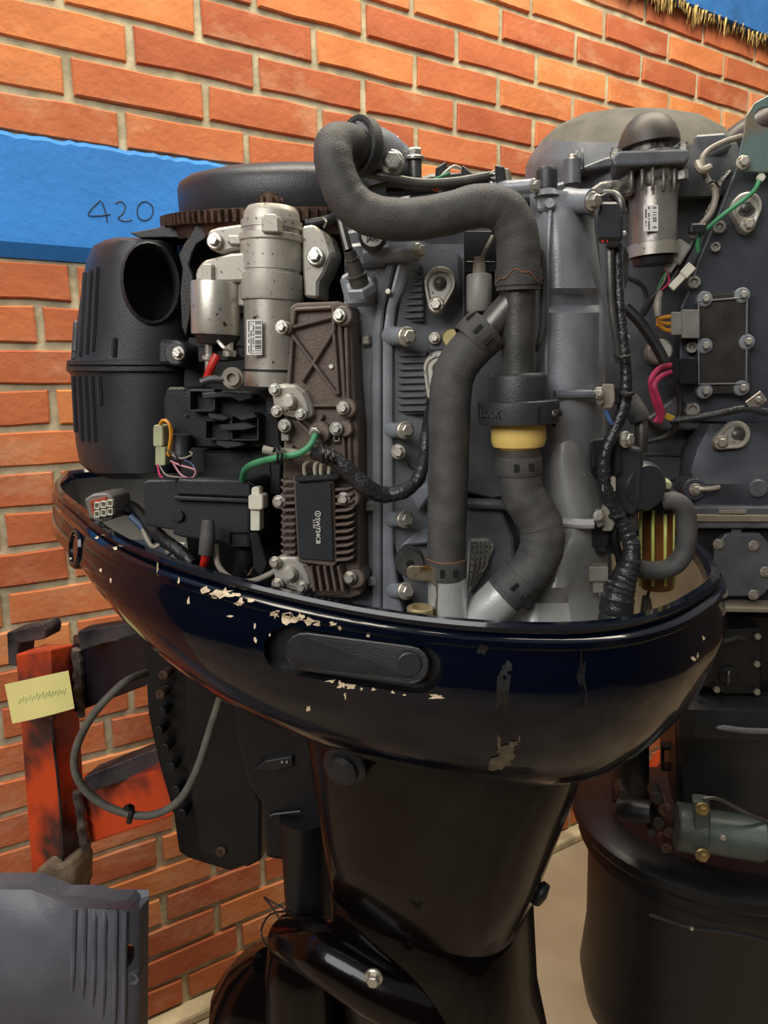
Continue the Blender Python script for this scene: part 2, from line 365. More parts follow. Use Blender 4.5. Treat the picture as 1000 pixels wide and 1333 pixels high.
# ================================================================ FRONT OUTBOARD MOTOR
ma = math.radians(-29); mA = V((math.cos(ma), math.sin(ma), 0)); mN = V((math.sin(ma), -math.cos(ma), 0)); mO = V((-.07, .78, 0))
mot = thing('outboard_motor', 'black outboard motor with its cowling off, engine exposed above the glossy navy-black pan', 'outboard motor', (.06, .8, .02))
NEAR = [(.398, -.05), (.396, -.02), (.390, .01), (.380, .05), (.366, .085), (.345, .118), (.31, .147), (.257, .170), (.20, .187), (.14, .199), (.07, .208), (0, .212), (-.07, .204), (-.13, .186), (-.19, .158), (-.26, .124), (-.32, .088), (-.375, .045), (-.42, 0), (-.445, -.03)]
AX = -.045
def plan_pt(i):                     # 0..19 near side, then the far side mirrored
    return NEAR[i] if i < 20 else (NEAR[38-i][0], 2*AX-NEAR[38-i][1])
def smooth_plan():
    raw = [plan_pt(i) for i in range(38)]; out = []
    for i in range(38):
        a, b, c, d = [raw[(i+k) % 38] for k in (-1, 0, 1, 2)]
        for k in range(3):
            t = k/3
            out.append(tuple(0.5*(2*b[j]+(-a[j]+c[j])*t+(2*a[j]-5*b[j]+4*c[j]-d[j])*t*t+(-a[j]+3*b[j]-3*c[j]+d[j])*t**3) for j in (0, 1)))
    return out
PLAN = smooth_plan()
def sheer(a, n):                    # height of the rim, which rises towards the bow
    t = min(1, max(0, (.28-a)/.58)); return H-.180+.047*t*t*(3-2*t)
def ring(s, z, ca=0, cn=AX, off=0, zf=None):
    out = []
    for a, n in PLAN:
        l = math.hypot(a+.0, n-AX) or 1
        ra, rn = (a+off*a/l), (n+off*(n-AX)/l)
        ra = ca+(ra-ca)*s if False else ra*s+ca*(1-s); rn = AX+(rn-AX)*s+(cn-AX)*(1-s)
        zz = zf(a, n) if zf else sheer(a, n)
        p = mO+mA*ra+mN*rn; out.append(V((p.x, p.y, zz+z)))
    return out
# hull: rings from the inner edge over the double lip and down to the leg
LEGA, LEGN, LEGZ = .143, -.02, H-.358
def leg_ring(z, ha, hn, ca=LEGA, cn=LEGN, e=2.6, nn=114, tw=0):
    out = []
    for i in range(nn):
        a0, n0 = PLAN[i]; th = math.atan2((n0-AX)/.27, a0/.4)
        c, s_ = math.cos(th), math.sin(th)
        aa = ca+ha*math.copysign(abs(c)**(2/e), c); n_ = cn+hn*math.copysign(abs(s_)**(2/e), s_)
        p = mO+mA*aa+mN*n_; out.append(V((p.x, p.y, z)))
    return out
def mix(r0, r1, t, tz): return [V((p.x+(q.x-p.x)*t, p.y+(q.y-p.y)*t, p.z+(q.z-p.z)*tz)) for p, q in zip(r0, r1)]
rin = ring(1, -.004, off=-.013); top = ring(1, 0, off=-.009)
legt = leg_ring(LEGZ, .158, .102, e=3)
o2 = ring(1, -.0165, off=.0045); body0 = ring(1, -.05, off=.008)
rings = [ring(1, -.012, off=-.014), rin, top, ring(1, .0, off=-.002), ring(1, -.003, off=.0), ring(1, -.007, off=-.001), ring(1, -.0085, off=-.004), ring(1, -.010, off=.002), ring(1, -.012, off=.0045), o2, ring(1, -.019, off=.002), ring(1, -.022, off=.002), ring(1, -.03, off=.0045), body0]
for k in range(1, 15):
    u = k/14; th = u*math.pi/2
    rg = []
    for (a_, n_), p, q in zip(PLAN, body0, legt):
        wb = .22+.46*min(1, max(0, (-a_+.05)/.35)); hh = (1-math.cos(th))*(1-wb)+u*wb; vv = math.sin(th)*(1-wb)+u*wb
        rg.append(V((p.x+(q.x-p.x)*hh, p.y+(q.y-p.y)*hh, p.z+(q.z-p.z)*vv)))
    rings.append(rg)
inner = [mix(ring(1, -.03, off=-.02), leg_ring(LEGZ+.04, .10, .06), (1-math.cos(u/6*math.pi/2)), math.sin(u/6*math.pi/2)) for u in range(0, 7)]
pan_b = B(); pan_b.loft(rings[::-1]+inner, False, True)
pan_b.f.append(tuple(range(114))); pan_b.sm.append(False)
def cut(o, cb, mm=None):
    me, c = mesh_of(cb, 'cutter'); k = bpy.data.objects.new('cutter', me); COL.objects.link(k); k.location = c
    md = o.modifiers.new('cut', 'BOOLEAN'); md.object = k; md.operation = 'DIFFERENCE'; md.solver = 'EXACT'
    if mm: me.materials.append(mm); md.material_mode = 'TRANSFER'
    bpy.context.view_layer.update()
    new = bpy.data.meshes.new_from_object(o.evaluated_get(bpy.context.evaluated_depsgraph_get())); o.modifiers.clear(); old = o.data; o.data = new; bpy.data.meshes.remove(old); bpy.data.objects.remove(k)
pan = mk('lower_cowl', pan_b, m_gloss, mot)
pan.data.materials.append(m_tan); pan.data.materials.append(m_deep)
nr = len(rings)
fcount = 0
for i, p in enumerate(pan.data.polygons):
    ringi = i//114
    if ringi >= nr-1 and i < 114*(nr+len(inner)-1):
        x = sum((pan.data.vertices[v].co.x for v in p.vertices))/len(p.vertices)+WL['lower_cowl'].x
        p.material_index = 1 if x > .15 else 2
def bvh_of(o):
    me = o.data; c = o.matrix_world if False else None; off = WL[o.name]
    return BVHTree.FromPolygons([v.co+off for v in me.vertices], [tuple(p.vertices) for p in me.polygons])
def patch(bv, pts, parent, mm, name, off=.0006, th=None, **k):
    d = drape(bv, pts, off)
    if not d: return None
    b = B(); n = len(d); 
    nn = (d[0]-V((0, 0, H))).normalized()*(th or .0004)
    c = sum(d, V((0, 0, 0)))/n; b.add(d+[p+nn for p in d]+[drape(bv, [(sum(p[0] for p in pts)/n, sum(p[1] for p in pts)/n)], off)[0]], [(i, (i+1) % n, 2*n) for i in range(n)]+[(i, i+n, (i+1) % n+n, (i+1) % n) for i in range(n)])
    return mk(name, b, mm, parent, **k)
HB = bvh_of(pan)
# recessed latch pocket with its grip
def stad(x0, y0, x1, y1, r, tilt=0, n=7):
    """stadium between two pixel centres"""
    a = math.atan2(y1-y0, x1-x0); P = []
    for k in range(n): t = a+math.pi/2+math.pi*k/(n-1); P.append((x0+r*math.cos(t), y0+r*math.sin(t)))
    for k in range(n): t = a-math.pi/2+math.pi*k/(n-1); P.append((x1+r*math.cos(t), y1+r*math.sin(t)))
    return P
def pocket(o, bv, outl, depth, mm=None):
    d = drape(bv, outl, 0); c = sum(d, V((0, 0, 0)))/len(d)
    v = c-V((0, 0, H)); v.z = 0; v.normalize(); b = B(); n = len(d)
    b.add([p-v*.03 for p in d]+[p+v*depth for p in d], [tuple(range(n)), tuple(reversed(range(n, 2*n)))]+[(i, i+n, (i+1) % n+n, (i+1) % n) for i in range(n)])
    cut(o, b, mm)
pocket(pan, HB, stad(374, 846, 545, 872, 31, n=14), .011, m_satin)
g = stad(395, 849, 533, 867, 26, n=9); gd = drape(HB, g, -.001); b = B(); n = len(gd)
v = V((.1, 1, 0)).normalized(); b.add([p for p in gd]+[p+v*.013 for p in gd], [tuple(range(n)), tuple(reversed(range(n, 2*n)))]+[(i, i+n, (i+1) % n+n, (i+1) % n) for i in range(n)])
grip = mk('latch_grip', b, m_black, mot, .0015, 2, label='matte black recessed grip')
cg = drape(HB, [(533, 864)], .001)[0]; mk('grip_button', B().lathe(cg+V((0, .006, 0)), cg+V((-.0, -.0015, 0)), [(0, .0095), (.9, .0095), (1, .0085)], 20), m_black2, grip)
# round embossed plug at the bow, with a pale scratch
cgp = drape(HB, [(98, 713)], 0)[0]
hn = (cgp-V((mO.x, mO.y, cgp.z))).normalized(); hn = HB.ray_cast(V((0, 0, H)), ray(98, 713).normalized())[1]
if hn.dot(ray(98, 713)) > 0: hn = -hn
mk('bow_plug', B().lathe(cgp-hn*.006, cgp+hn*.0025, [(0, .022), (.7, .022), (1, .02), (1, .0165), (.75, .016)], 28), m_gloss, mot)
# chipped paint
random.seed(3)
def chip(cx, cy, w, h, mm=m_chip, name='paint_chip'):
    n = random.randint(8, 13); P = []; w, h = w*1.25+1, h*1.3+1
    for k in range(n):
        t = -2*math.pi*k/n; q = random.uniform(.3, 1.2); P.append((cx+w/2*math.cos(t)*q, cy+h/2*math.sin(t)*q))
    return patch(HB, P, mot, mm, name)
for cx, cy, ww, hh in [(268, 768, 12, 6), (280, 774, 14, 7), (292, 772, 22, 9), (312, 784, 10, 8), (326, 781, 12, 4), (305, 775, 12, 4), (359, 799, 10, 12), (370, 803, 14, 15), (382, 805, 14, 13), (392, 803, 8, 10), (402, 808, 14, 9), (414, 812, 12, 6),
                       (434, 812, 9, 4), (443, 817, 5, 4), (480, 827, 4, 3), (300, 802, 7, 3), (333, 832, 3, 7), (332, 816, 2, 8), (446, 891, 12, 10), (457, 893, 14, 5), (431, 886, 12, 3), (487, 897, 5, 5), (512, 901, 5, 4), (527, 904, 4, 3), (471, 896, 3, 3), (402, 921, 4, 7), (132, 743, 3, 4), (145, 755, 2, 6), (97, 695, 3, 3),
                       (568, 906, 18, 5), (127, 700, 4, 3), (150, 714, 5, 3), (206, 740, 1.4, 22), (233, 757, 2, 6), (246, 782, 2, 9), (902, 858, 5, 5), (908, 854, 3, 6), (915, 830, 3, 6), (352, 826, 2, 4), (450, 905, 2, 8)]:
    chip(cx, cy, ww, hh)
m_residue = M('tape_residue', '#57503f', .7, 0, .25, 80); m_resd = M('dull_residue', '#121212', .5, 0, .3, 60)
for cx, cy, ww, hh, mm in [(655, 990, 26, 22, m_residue), (662, 978, 26, 14, m_residue), (642, 999, 12, 6, m_residue), (668, 968, 10, 12, m_residue), (650, 966, 5, 22, m_residue), (655, 900, 16, 50, m_resd), (658, 872, 14, 22, m_resd), (628, 845, 10, 12, m_resd), (757, 880, 12, 70, m_resd), (676, 960, 3, 10, m_residue)]:
    chip(cx, cy, ww, hh, mm, 'tape_residue')
# leg: upper casing, seam, lower casing, down to the floor
z1, z2 = H-.575, H-.59
lr = [leg_ring(LEGZ+.03, .15, .098, e=3.2), leg_ring(LEGZ-.008, .152, .099, e=3.4), leg_ring(H-.42, .142, .096, LEGA-.003, e=3.4), leg_ring(H-.50, .126, .09, LEGA-.009, e=3.4), leg_ring(z1+.003, .111, .085, LEGA-.015, e=3.4), leg_ring(z1, .109, .083, LEGA-.015, e=3.4)]
leg = mk('leg_casing', B().loft(lr), m_gloss2, mot)
lr = [leg_ring(z1-.002, .107, .082, LEGA-.015, e=3.4), leg_ring(z1-.006, .109, .084, LEGA-.015, e=3.4), leg_ring(H-.68, .112, .085, LEGA-.008, e=3), leg_ring(H-.76, .122, .08, LEGA+.006), leg_ring(H-.84, .145, .07, LEGA+.02), leg_ring(H-.95, .15, .055, LEGA+.02), leg_ring(H-1.18, .11, .04, LEGA+.02), leg_ring(H-1.25, .1, .035, LEGA+.02)]
mk('lower_casing', B().loft(lr), m_gloss2, mot)
P0 = mO+mA*.14+mN*AX; b = B()
b.lathe(V((P0.x, P0.y, .20))-mA*.24, V((P0.x, P0.y, .20))+mA*.20, [(0, .005), (.1, .04), (.3, .055), (.7, .055), (1, .04)], 24)
mk('gearcase', b, m_gloss2, mot)
b = B(); b.add([P0+mA*x+mN*(y)+V((0, 0, z-P0.z)) for x, z in ((-.12, .16), (.1, .16), (.08, .025), (.0, .02)) for y in (-.006, .006)], [(0, 2, 4, 6), (1, 7, 5, 3), (0, 1, 3, 2), (2, 3, 5, 4), (4, 5, 7, 6), (6, 7, 1, 0)]); mk('skeg', b, m_gloss2, mot)
LB_ = bvh_of(leg)
# flush plug on the rear edge of the leg, and the rubber grommet under the bowl
tubep([(712, 1150, .69), (704, 1163, .685), (698, 1172, .69)], [5, 9, 8], mot, m_black, 'flush_plug')
P = W(448, 990, .64); b = B()
for q, r in ((0, .026), (1, .019)):
    pass
b.lathe(P+V((.02, .05, -.0)), P+V((-.003, -.012, -.006)), [(0, .022), (.86, .022), (.9, .019), (.9, .015), (.97, .015), (1, .010)], 24); mk('rubber_grommet', b, m_black, mot)
# lower mount cover with its bolt, bottom left
tubep([(372, 1222, .76), (420, 1238, .70), (486, 1275, .675), (545, 1308, .665), (590, 1350, .67), (610, 1420, .68)], [26, 36, 42, 44, 44, 40], mot, m_gloss2, 'mount_cover', 28, 6)
tubep([(402, 1196, .80), (400, 1215, .79), (398, 1260, .78), (398, 1340, .78)], [36, 44, 54, 56], mot, m_gloss2, 'mount_collar', 28, 5)
boltp(487, 1271, .628, 12, mot, m_boltr)
P = W(352, 1300, .80); mk('lower_mount', B().lathe(P+V((-.02, .06, -.16)), P+V((0, 0, .055)), [(0, .075), (.3, .08), (.6, .075), (.85, .05), (1, .02)], 24), m_gloss2, mot)
# transom bracket, steering arm and tilt tube under the bow
prismp([(182, 812), (215, 830), (300, 885), (300, 1000), (320, 1080), (335, 1120), (300, 1135), (245, 1118), (232, 1110), (225, 1060), (205, 990), (192, 930), (188, 860)], .98, .07, mot, m_satin, 'clamp_bracket', .004, 2)
prismp([(240, 860), (305, 878), (310, 935), (330, 1020), (340, 1045), (340, 1120), (322, 1130), (258, 1110), (250, 1050), (243, 990)], .93, .05, mot, m_satin, 'clamp_bracket', .004, 2)
prismp([(300, 895), (420, 958), (428, 1040), (432, 1110), (372, 1122), (345, 1118), (340, 1048), (322, 1022), (306, 960)], .86, .10, mot, m_satin, 'swivel_bracket', .006, 2)
prismp([(330, 1003), (345, 991), (380, 985), (381, 997), (360, 1004)], .852, .02, mot, m_black, 'bracket_slot', .001)
tubep([(353, 1064, .857), (356, 1060, .857), (391, 1056, .857)], 1.6, mot, m_black2, 'bracket_rib', 6, 2)
for x in (368, 374): boltp(x, 991, .85, 2.6, mot, m_bolt, flange=False)
mk('tilt_tube', B().lathe(W(398, 1060, .86), W(405, 1222, .86), [(0, .034), (.9, .032), (1, .034)], 24), m_satin, mot)
boltp(424, 1098, .80, 3.5, mot, m_boltr)
for i, (x, y) in enumerate([(212, 880), (208, 905), (210, 928), (206, 952), (214, 975), (222, 1000), (228, 1030), (236, 1060)]): cylp(x, y, .955, 6.5, .02, mot, m_satin if i > 1 else m_rust, 'bracket_bolt')
cylp(287, 1110, .925, 7, .03, mot, m_rust, 'bracket_bolt')
tubep([(190, 876, .93), (160, 890, .88), (118, 935, .86), (97, 985, .86), (106, 1022, .86), (140, 1050, .86), (190, 1062, .86), (230, 1045, .86), (255, 1005, .86), (275, 945, .86), (295, 882, .86)], 5.2, mot, m_wgrey if 0 else M('dusty_cable', '#5c5a52', .7, 0, .15, 40), 'control_cable', label='dusty grey control cable looping below the bow')
tubep([(164, 1052, .858), (168, 1050, .852), (172, 1053, .858), (170, 1062, .856), (168, 1070, .858)], 4, mot, m_satin, 'cable_clip', 6, 3)
tubep([(372, 1184, .79), (350, 1172, .80), (344, 1168, .81), (355, 1182, .80), (366, 1200, .79)], 1.3, mot, m_satin, 'cut_wire', 6, 3)
tubep([(378, 1186, .79), (352, 1190, .81), (340, 1212, .82), (348, 1232, .80), (362, 1242, .78)], 1.3, mot, m_satin, 'cut_wire', 6, 3)
# ================================================================ THE ENGINE ON THE FRONT MOTOR
# ---- cores that fill the inside
prismp([(445, 268), (600, 235), (705, 243), (778, 258), (786, 420), (800, 800), (660, 830), (470, 812), (440, 500)], .665, .17, mot, m_block2, 'engine_block', .012, 3)
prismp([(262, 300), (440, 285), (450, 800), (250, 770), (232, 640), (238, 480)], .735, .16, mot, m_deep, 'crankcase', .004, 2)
# ---- flywheel: toothed ring and domed rotor cover
Yc, R = .805, .150; pf = W(352, 256, Yc-R); xc = W(215, 280, Yc).x+R; cz = pf.z+.012
tilt = V((0, -.13, 1)).normalized(); fx = V((1, 0, 0)); fy = tilt.cross(fx)
def fp(a, r, z): return V((xc, Yc, cz))+fx*(r*math.cos(a))+fy*(r*math.sin(a))+tilt*z
fly = mk('flywheel', B().loft([[fp(2*math.pi*i/72, r, z) for i in range(72)] for r, z in ((R-.03, -.022), (R-.012, -.022), (R-.010, -.012), (R-.0045, -.011), (R-.0045, .0), (R-.02, .001))]), m_rust, mot)
b = B(); NT = 118
for i in range(NT):
    a = 2*math.pi*i/NT; da = math.pi/NT*.55
    b.add([fp(a-da, R-.006, -.0105), fp(a+da, R-.006, -.0105), fp(a+da*.6, R, -.0105), fp(a-da*.6, R, -.0105), fp(a-da, R-.006, -.001), fp(a+da, R-.006, -.001), fp(a+da*.6, R, -.001), fp(a-da*.6, R, -.001)],
          [(0, 1, 2, 3), (7, 6, 5, 4), (0, 4, 5, 1), (1, 5, 6, 2), (2, 6, 7, 3), (3, 7, 4, 0)])
mk('ring_gear_teeth', b, m_rust, fly)
b = B(); b.loft([[fp(2*math.pi*i/64, r, z) for i in range(64)] for r, z in ((R-.021, .0), (R-.019, .006), (R-.019, .025), (R-.022, .031), (R-.030, .036), (R-.05, .041), (R-.10, .044), (.01, .045))])
mk('flywheel_cover', b, m_black2, mot, label='dull black domed flywheel cover')
b = B(); b.loft([[fp(2*math.pi*i/48, r, z) for i in range(48)] for r, z in ((.02, -.10), (.115, -.09), (.12, -.03), (.115, -.023))]); mk('stator_housing', b, m_deep, mot)
# ---- starter motor (alloy body, steel tube) with its solenoid
def vcyl(px, ytop, ybot, Y, prof, name, par, mm, seg=32, px2=None):
    a = W(px, ytop, Y); c = W(px2 or px, ybot, Y); k = sc((a+c)/2)
    return mk(name, B().lathe(c, a, [(t, r*k) for t, r in prof], seg), mm, par)
YS = .655
st = vcyl(354, 296, 500, YS, [(0, 37), (.09, 37.5), (.092, 39), (.10, 39), (.102, 38), (1, 38)], 'starter_motor', mot, m_aluS, px2=357)
vcyl(354, 299, 392, YS, [(0, 41), (.04, 42), (.36, 42), (.37, 39), (.41, 39), (.42, 40.5), (.80, 40.5), (.82, 43), (.9, 43), (.92, 38), (1, 38)], 'drive_housing', st, m_alu)
vcyl(354, 271, 300, YS, [(0, 40), (.35, 40), (.36, 37), (.7, 36), (.8, 35), (1, 31)], 'drive_nose', st, m_alu)
vcyl(356, 483, 503, YS, [(0, 37.5), (.9, 38), (1, 38)], 'end_cap', st, m_aluS)
vcyl(356, 481, 484, YS, [(0, 39), (1, 39)], 'seal_ring', st, m_black)
b = B(); pz = W(352, 272, YS); k = sc(pz)
for i in range(9):
    a = 2*math.pi*i/9; b.box(pz+V((math.cos(a), math.sin(a), 0))*13*k+V((0, 0, 6*k)), 8*k, 4.5*k, 14*k, (V((math.cos(a), math.sin(a), 0)), V((-math.sin(a), math.cos(a), 0)), V((0, 0, 1))))
b.lathe(pz, pz+V((0, 0, 18*k)), [(0, 12), (.8, 12), (.82, 10), (1, 10)] and [(0, 12*k), (.75, 12*k), (.78, 11*k), (1, 11*k)], 20); mk('pinion', b, m_rust, st)
prismp([(340, 283), (346, 278), (358, 278), (362, 283), (363, 302), (340, 302)], YS-.032, .02, st, m_alu, 'nose_lug', .001)
prismp([(270, 300), (283, 296), (312, 292), (322, 290), (322, 322), (300, 326), (285, 330), (270, 322)], YS-.006, .03, st, m_alu, 'mount_ear', .002)
prismp(rect(296, 306, 316, 318), YS-.010, .01, st, m_alu, 'ear_rib', .001)
prismp([(256, 350), (264, 339), (300, 330), (330, 328), (332, 366), (256, 368), (253, 360)], YS-.016, .05, st, m_alu, 'solenoid_yoke', .002)
prismp(rect(262, 343, 276, 366, 2), YS-.021, .01, st, m_alu, 'yoke_boss', .001)
prismp([(308, 366), (318, 366), (318, 398), (308, 398)], YS-.01, .03, st, m_alu, 'yoke_leg', .001)
prismp([(392, 294), (408, 292), (424, 305), (432, 330), (422, 355), (414, 368), (414, 388), (396, 387), (393, 340)], YS-.008, .03, st, m_alu, 'mount_ear', .002)
boltp(280, 314, YS-.008, 10.5, st); boltp(411, 334, YS-.010, 11.5, st)
so = vcyl(281, 368, 436, YS-.005, [(0, 31), (.04, 31.5), (.96, 32), (1, 31)], 'solenoid', st, m_aluS)
vcyl(283, 436, 448, YS-.005, [(0, 24), (1, 30)], 'solenoid_cap', so, m_black)
vcyl(272, 449, 484, YS-.012, [(0, 5), (.4, 5), (.45, 9), (.6, 9), (.62, 5), (1, 5)], 'terminal_stud', so, m_bolt, 16)
vcyl(299, 446, 464, YS-.012, [(0, 9), (.4, 9), (.5, 5), (1, 5)], 'terminal_stud', so, m_bolt, 16)
prismp([(257, 452), (290, 447), (318, 452), (318, 466), (290, 470), (258, 472)], YS-.005, .02, so, m_black, 'terminal_cover', .001)
tubep([(284, 444, YS-.03), (291, 452, YS-.034), (300, 456, YS-.032)], 2.5, so, m_bolt, 'copper_link', 6, 2)
tubep([(283, 462, YS-.02), (275, 478, YS-.02), (269, 495, YS-.015)], 5.5, mot, m_red, 'red_cable', 10)
tubep([(262, 498, YS-.03), (275, 494, YS-.03), (290, 494, YS-.03), (300, 492, YS-.03)], 5.5, mot, m_black2, 'battery_lead', 10)
P = W(302, 492, YS-.035); mk('ring_terminal', B().lathe(P+V((0, .006, 0)), P-V((0, .002, 0)), [(0, .009), (.5, .009), (.5, .0065), (1, .0065), (1, .004), (.6, .004)], 18), m_wgrey, mot)
stk = prismp([(321, 416), (341, 416), (341, 462), (321, 462)], YS-.0305, .0012, st, m_white, 'sticker', 0, label='white sticker with a barcode')
b = B()
for i in range(26):
    y = 418+i*1.65
    if random.random() < .8: b.prism(rect(332, y, 340, y+random.uniform(.5, 1.3)), YS-.0308, .0003)
for c in range(3):
    for i in range(24):
        if random.random() < .7: b.prism(rect(323+c*3, 418+i*1.8, 324.6+c*3, 419.1+i*1.8), YS-.0308, .0003)
mk('printed_code', b, m_ink, stk)
# ---- intake silencer with its round mouth, far left
rows = []
PR = [(309, 150, 205, 0), (313, 135, 222, 1), (320, 121, 233, 1), (340, 112, 240, 1), (380, 106, 250, 1), (430, 98, 256, 1), (468, 92, 258, 1), (474, 86, 259, 1), (482, 86, 259, 1), (488, 92, 258, 1), (540, 95, 256, 1), (580, 99, 254, 1), (603, 104, 250, 1), (616, 118, 240, 1), (624, 146, 215, 0)]
for py, x0, x1, q in PR:
    r = []
    for k in range(25):
        u = k/24; x = x0+(x1-x0)*(1-math.cos(u*math.pi))/2; dpt = .075*math.sin(u*math.pi)**.7*(1 if q else .35)
        r.append((x, py, .80-dpt+ (0 if u < .5 else 0)))
    rows.append(r)
sil = mk('intake_silencer', B().relief(rows, .10), m_black2, mot)
SBv = bvh_of(sil)
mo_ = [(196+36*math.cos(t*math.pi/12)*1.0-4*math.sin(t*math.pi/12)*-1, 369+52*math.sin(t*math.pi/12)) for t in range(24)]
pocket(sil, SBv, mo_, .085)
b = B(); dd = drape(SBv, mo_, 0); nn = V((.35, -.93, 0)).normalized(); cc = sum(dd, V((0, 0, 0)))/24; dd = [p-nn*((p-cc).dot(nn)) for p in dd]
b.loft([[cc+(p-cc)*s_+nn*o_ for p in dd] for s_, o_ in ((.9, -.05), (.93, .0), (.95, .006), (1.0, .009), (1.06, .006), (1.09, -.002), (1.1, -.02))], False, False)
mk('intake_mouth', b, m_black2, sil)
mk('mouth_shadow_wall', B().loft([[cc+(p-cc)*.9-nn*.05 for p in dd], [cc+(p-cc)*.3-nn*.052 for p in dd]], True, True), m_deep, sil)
for i, (x, y0, y1) in enumerate([(104, 362, 468), (112, 356, 468), (120, 352, 468), (128, 348, 462), (100, 420, 470), (150, 440, 476)]):
    d = [q for q in (drape(SBv, [(x-(y-y0)*.06, y)], .0007) for y in range(y0, y1, 12)) if q]
    if len(d) > 2: mk('moulded_rib', B().tube([q[0] for q in d], .0028, 6, 2), m_black2, sil)
for i, (x, y0, y1) in enumerate([(97, 490, 574), (104, 490, 580), (112, 490, 584), (120, 490, 586), (130, 490, 528)]):
    d = [q for q in (drape(SBv, [(x+(y-y0)*.05, y)], .0007) for y in range(y0, y1, 12)) if q]
    if len(d) > 2: mk('moulded_rib', B().tube([q[0] for q in d], .0028, 6, 2), m_black2, sil)
d = [q[0] for q in (drape(SBv, [(x, 476)], .0) for x in range(90, 252, 8)) if q]
b = B(); b.loft([[p+V((0, 0, .006)), p+V((0, -.005, .005)), p+V((0, -.005, .001)), p+V((0, -.002, 0)), p+V((0, -.005, -.001)), p+V((0, -.005, -.005)), p+V((0, 0, -.006)), p+V((0, .01, 0))] for p in d], True, True, True, False)
mk('seam_flange', b, m_black2, sil)
cylp(228, 460, .70, 16, .07, sil, m_black2, 'mount_boss'); boltp(233, 460, .697, 9, sil)
prismp([(205, 442), (228, 442), (240, 447), (240, 476), (205, 474)], .72, .03, sil, m_black2, 'mount_tab', .003)
# black crinkled heat shield between silencer and starter, and the flat tongue above it
prismp([(262, 277), (276, 276), (272, 290), (268, 310), (256, 318), (250, 330), (246, 345), (252, 360), (250, 375), (248, 410), (242, 440), (236, 425), (234, 380), (237, 350), (232, 332), (240, 316), (247, 306)], .70, .03, mot, m_black, 'shield_plate', .001)
prismp([(168, 303), (205, 296), (245, 284), (262, 280), (268, 292), (240, 310), (212, 309), (182, 310)], .74, .05, mot, m_black, 'shield_tongue', .001)
# ---- relay carrier, fuse box and control boxes
YB = .675
car = prismp([(212, 521), (217, 504), (240, 504), (244, 508), (268, 510), (345, 508), (362, 512), (366, 583), (214, 583)], YB, .05, mot, m_black, 'relay_carrier', .002)
def frame(x0, y0, x1, y1, w_, Y, th, par, mm, name):
    b = B()
    for q in (rect(x0, y0, x1, y0+w_), rect(x0, y1-w_, x1, y1), rect(x0, y0, x0+w_, y1), rect(x1-w_, y0, x1, y1)): b.prism(q, Y, th)
    return mk(name, b, mm, par, .0005)
frame(245, 507, 280, 536, 3, YB-.012, .014, car, m_black2, 'relay_socket')
frame(266, 546, 300, 573, 2.5, YB-.011, .012, car, m_black2, 'relay_socket'); frame(300, 540, 337, 574, 2.5, YB-.013, .013, car, m_black2, 'relay_socket')
for q in ([(262, 512), (290, 510), (316, 514), (316, 519), (290, 517), (264, 519)], [(300, 516), (326, 513), (330, 518), (312, 523)], [(270, 538), (288, 540), (300, 544), (290, 548), (272, 545)], [(303, 541), (330, 537), (336, 543), (314, 548)], [(285, 553), (320, 550), (334, 556), (318, 560), (288, 561)], [(280, 574), (312, 576), (318, 580), (296, 584), (282, 580)], [(345, 516), (358, 514), (358, 540), (347, 540)]):
    prismp(q, YB-.016, .016, car, m_black2, 'socket_clip', .0008)
boltp(243, 541, YB-.001, 2.5, car, m_black2, flange=False)
prismp(rect(264, 585, 366, 645, 3), YB+.01, .04, mot, m_black, 'lower_carrier', .002)
tubep([(272, 588, YB+.009), (350, 588, YB+.009), (352, 622, YB+.009)], 1, mot, m_black2, 'carrier_rib', 5, 1)
b1 = prismp([(186, 629), (190, 625), (228, 624), (231, 628), (231, 687), (222, 690), (188, 684)], .665, .05, mot, m_black2, 'control_box', .002, 2)
fb = prismp([(226, 645), (232, 622), (324, 624), (328, 630), (326, 654), (324, 712), (300, 712), (288, 706), (236, 700), (224, 696)], .645, .05, mot, m_black2, 'fuse_box', .0025, 2)
prismp([(230, 624), (326, 626), (327, 648), (228, 644)], .641, .01, fb, m_black2, 'fuse_box_lid', .0015); prismp([(226, 646), (326, 650), (326, 655), (225, 651)], .638, .01, fb, m_black2, 'lid_lip', .0008)
cylp(231, 672, .642, 8, .02, fb, m_black, 'hinge_boss'); frame(298, 692, 326, 712, 2, .642, .004, fb, m_black, 'latch')
vcyl(236, 565, 598, .665, [(0, 13), (.3, 13), (.35, 12), (1, 13)], 'rubber_cap', mot, m_black2, 20)
tubep([(224, 592, .65), (236, 597, .648), (250, 592, .652), (247, 588, .66)], 1.4, mot, m_wgrey, 'cap_ring', 6, 3)
c = prismp(rect(199, 553, 212, 582, 2), .66, .012, mot, M('pale_green_plastic', '#a9ad88', .4), 'pale_green_connector', .001); prismp(rect(202, 582, 215, 606, 1), .66, .010, c, MATS['pale_green_plastic'], 'connector_half', .001)
tubep([(208, 553, .655), (212, 547, .652), (220, 552, .65), (222, 570, .65), (218, 592, .65)], 1.8, mot, m_orange, 'orange_wire', 8); tubep([(210, 552, .66), (216, 547, .655), (224, 560, .655), (222, 580, .655), (220, 594, .655)], 1.8, mot, m_orange, 'orange_wire', 8)
tubep([(205, 605, .66), (208, 618, .655), (212, 622, .655)], 1.3, mot, m_pink, 'pink_wire', 6); tubep([(222, 600, .655), (236, 606, .65), (254, 612, .648), (250, 622, .65), (236, 618, .65), (224, 600, .655)], 1.3, mot, M('dusty_pink_wire', '#c98a94', .5), 'pink_wire', 6)
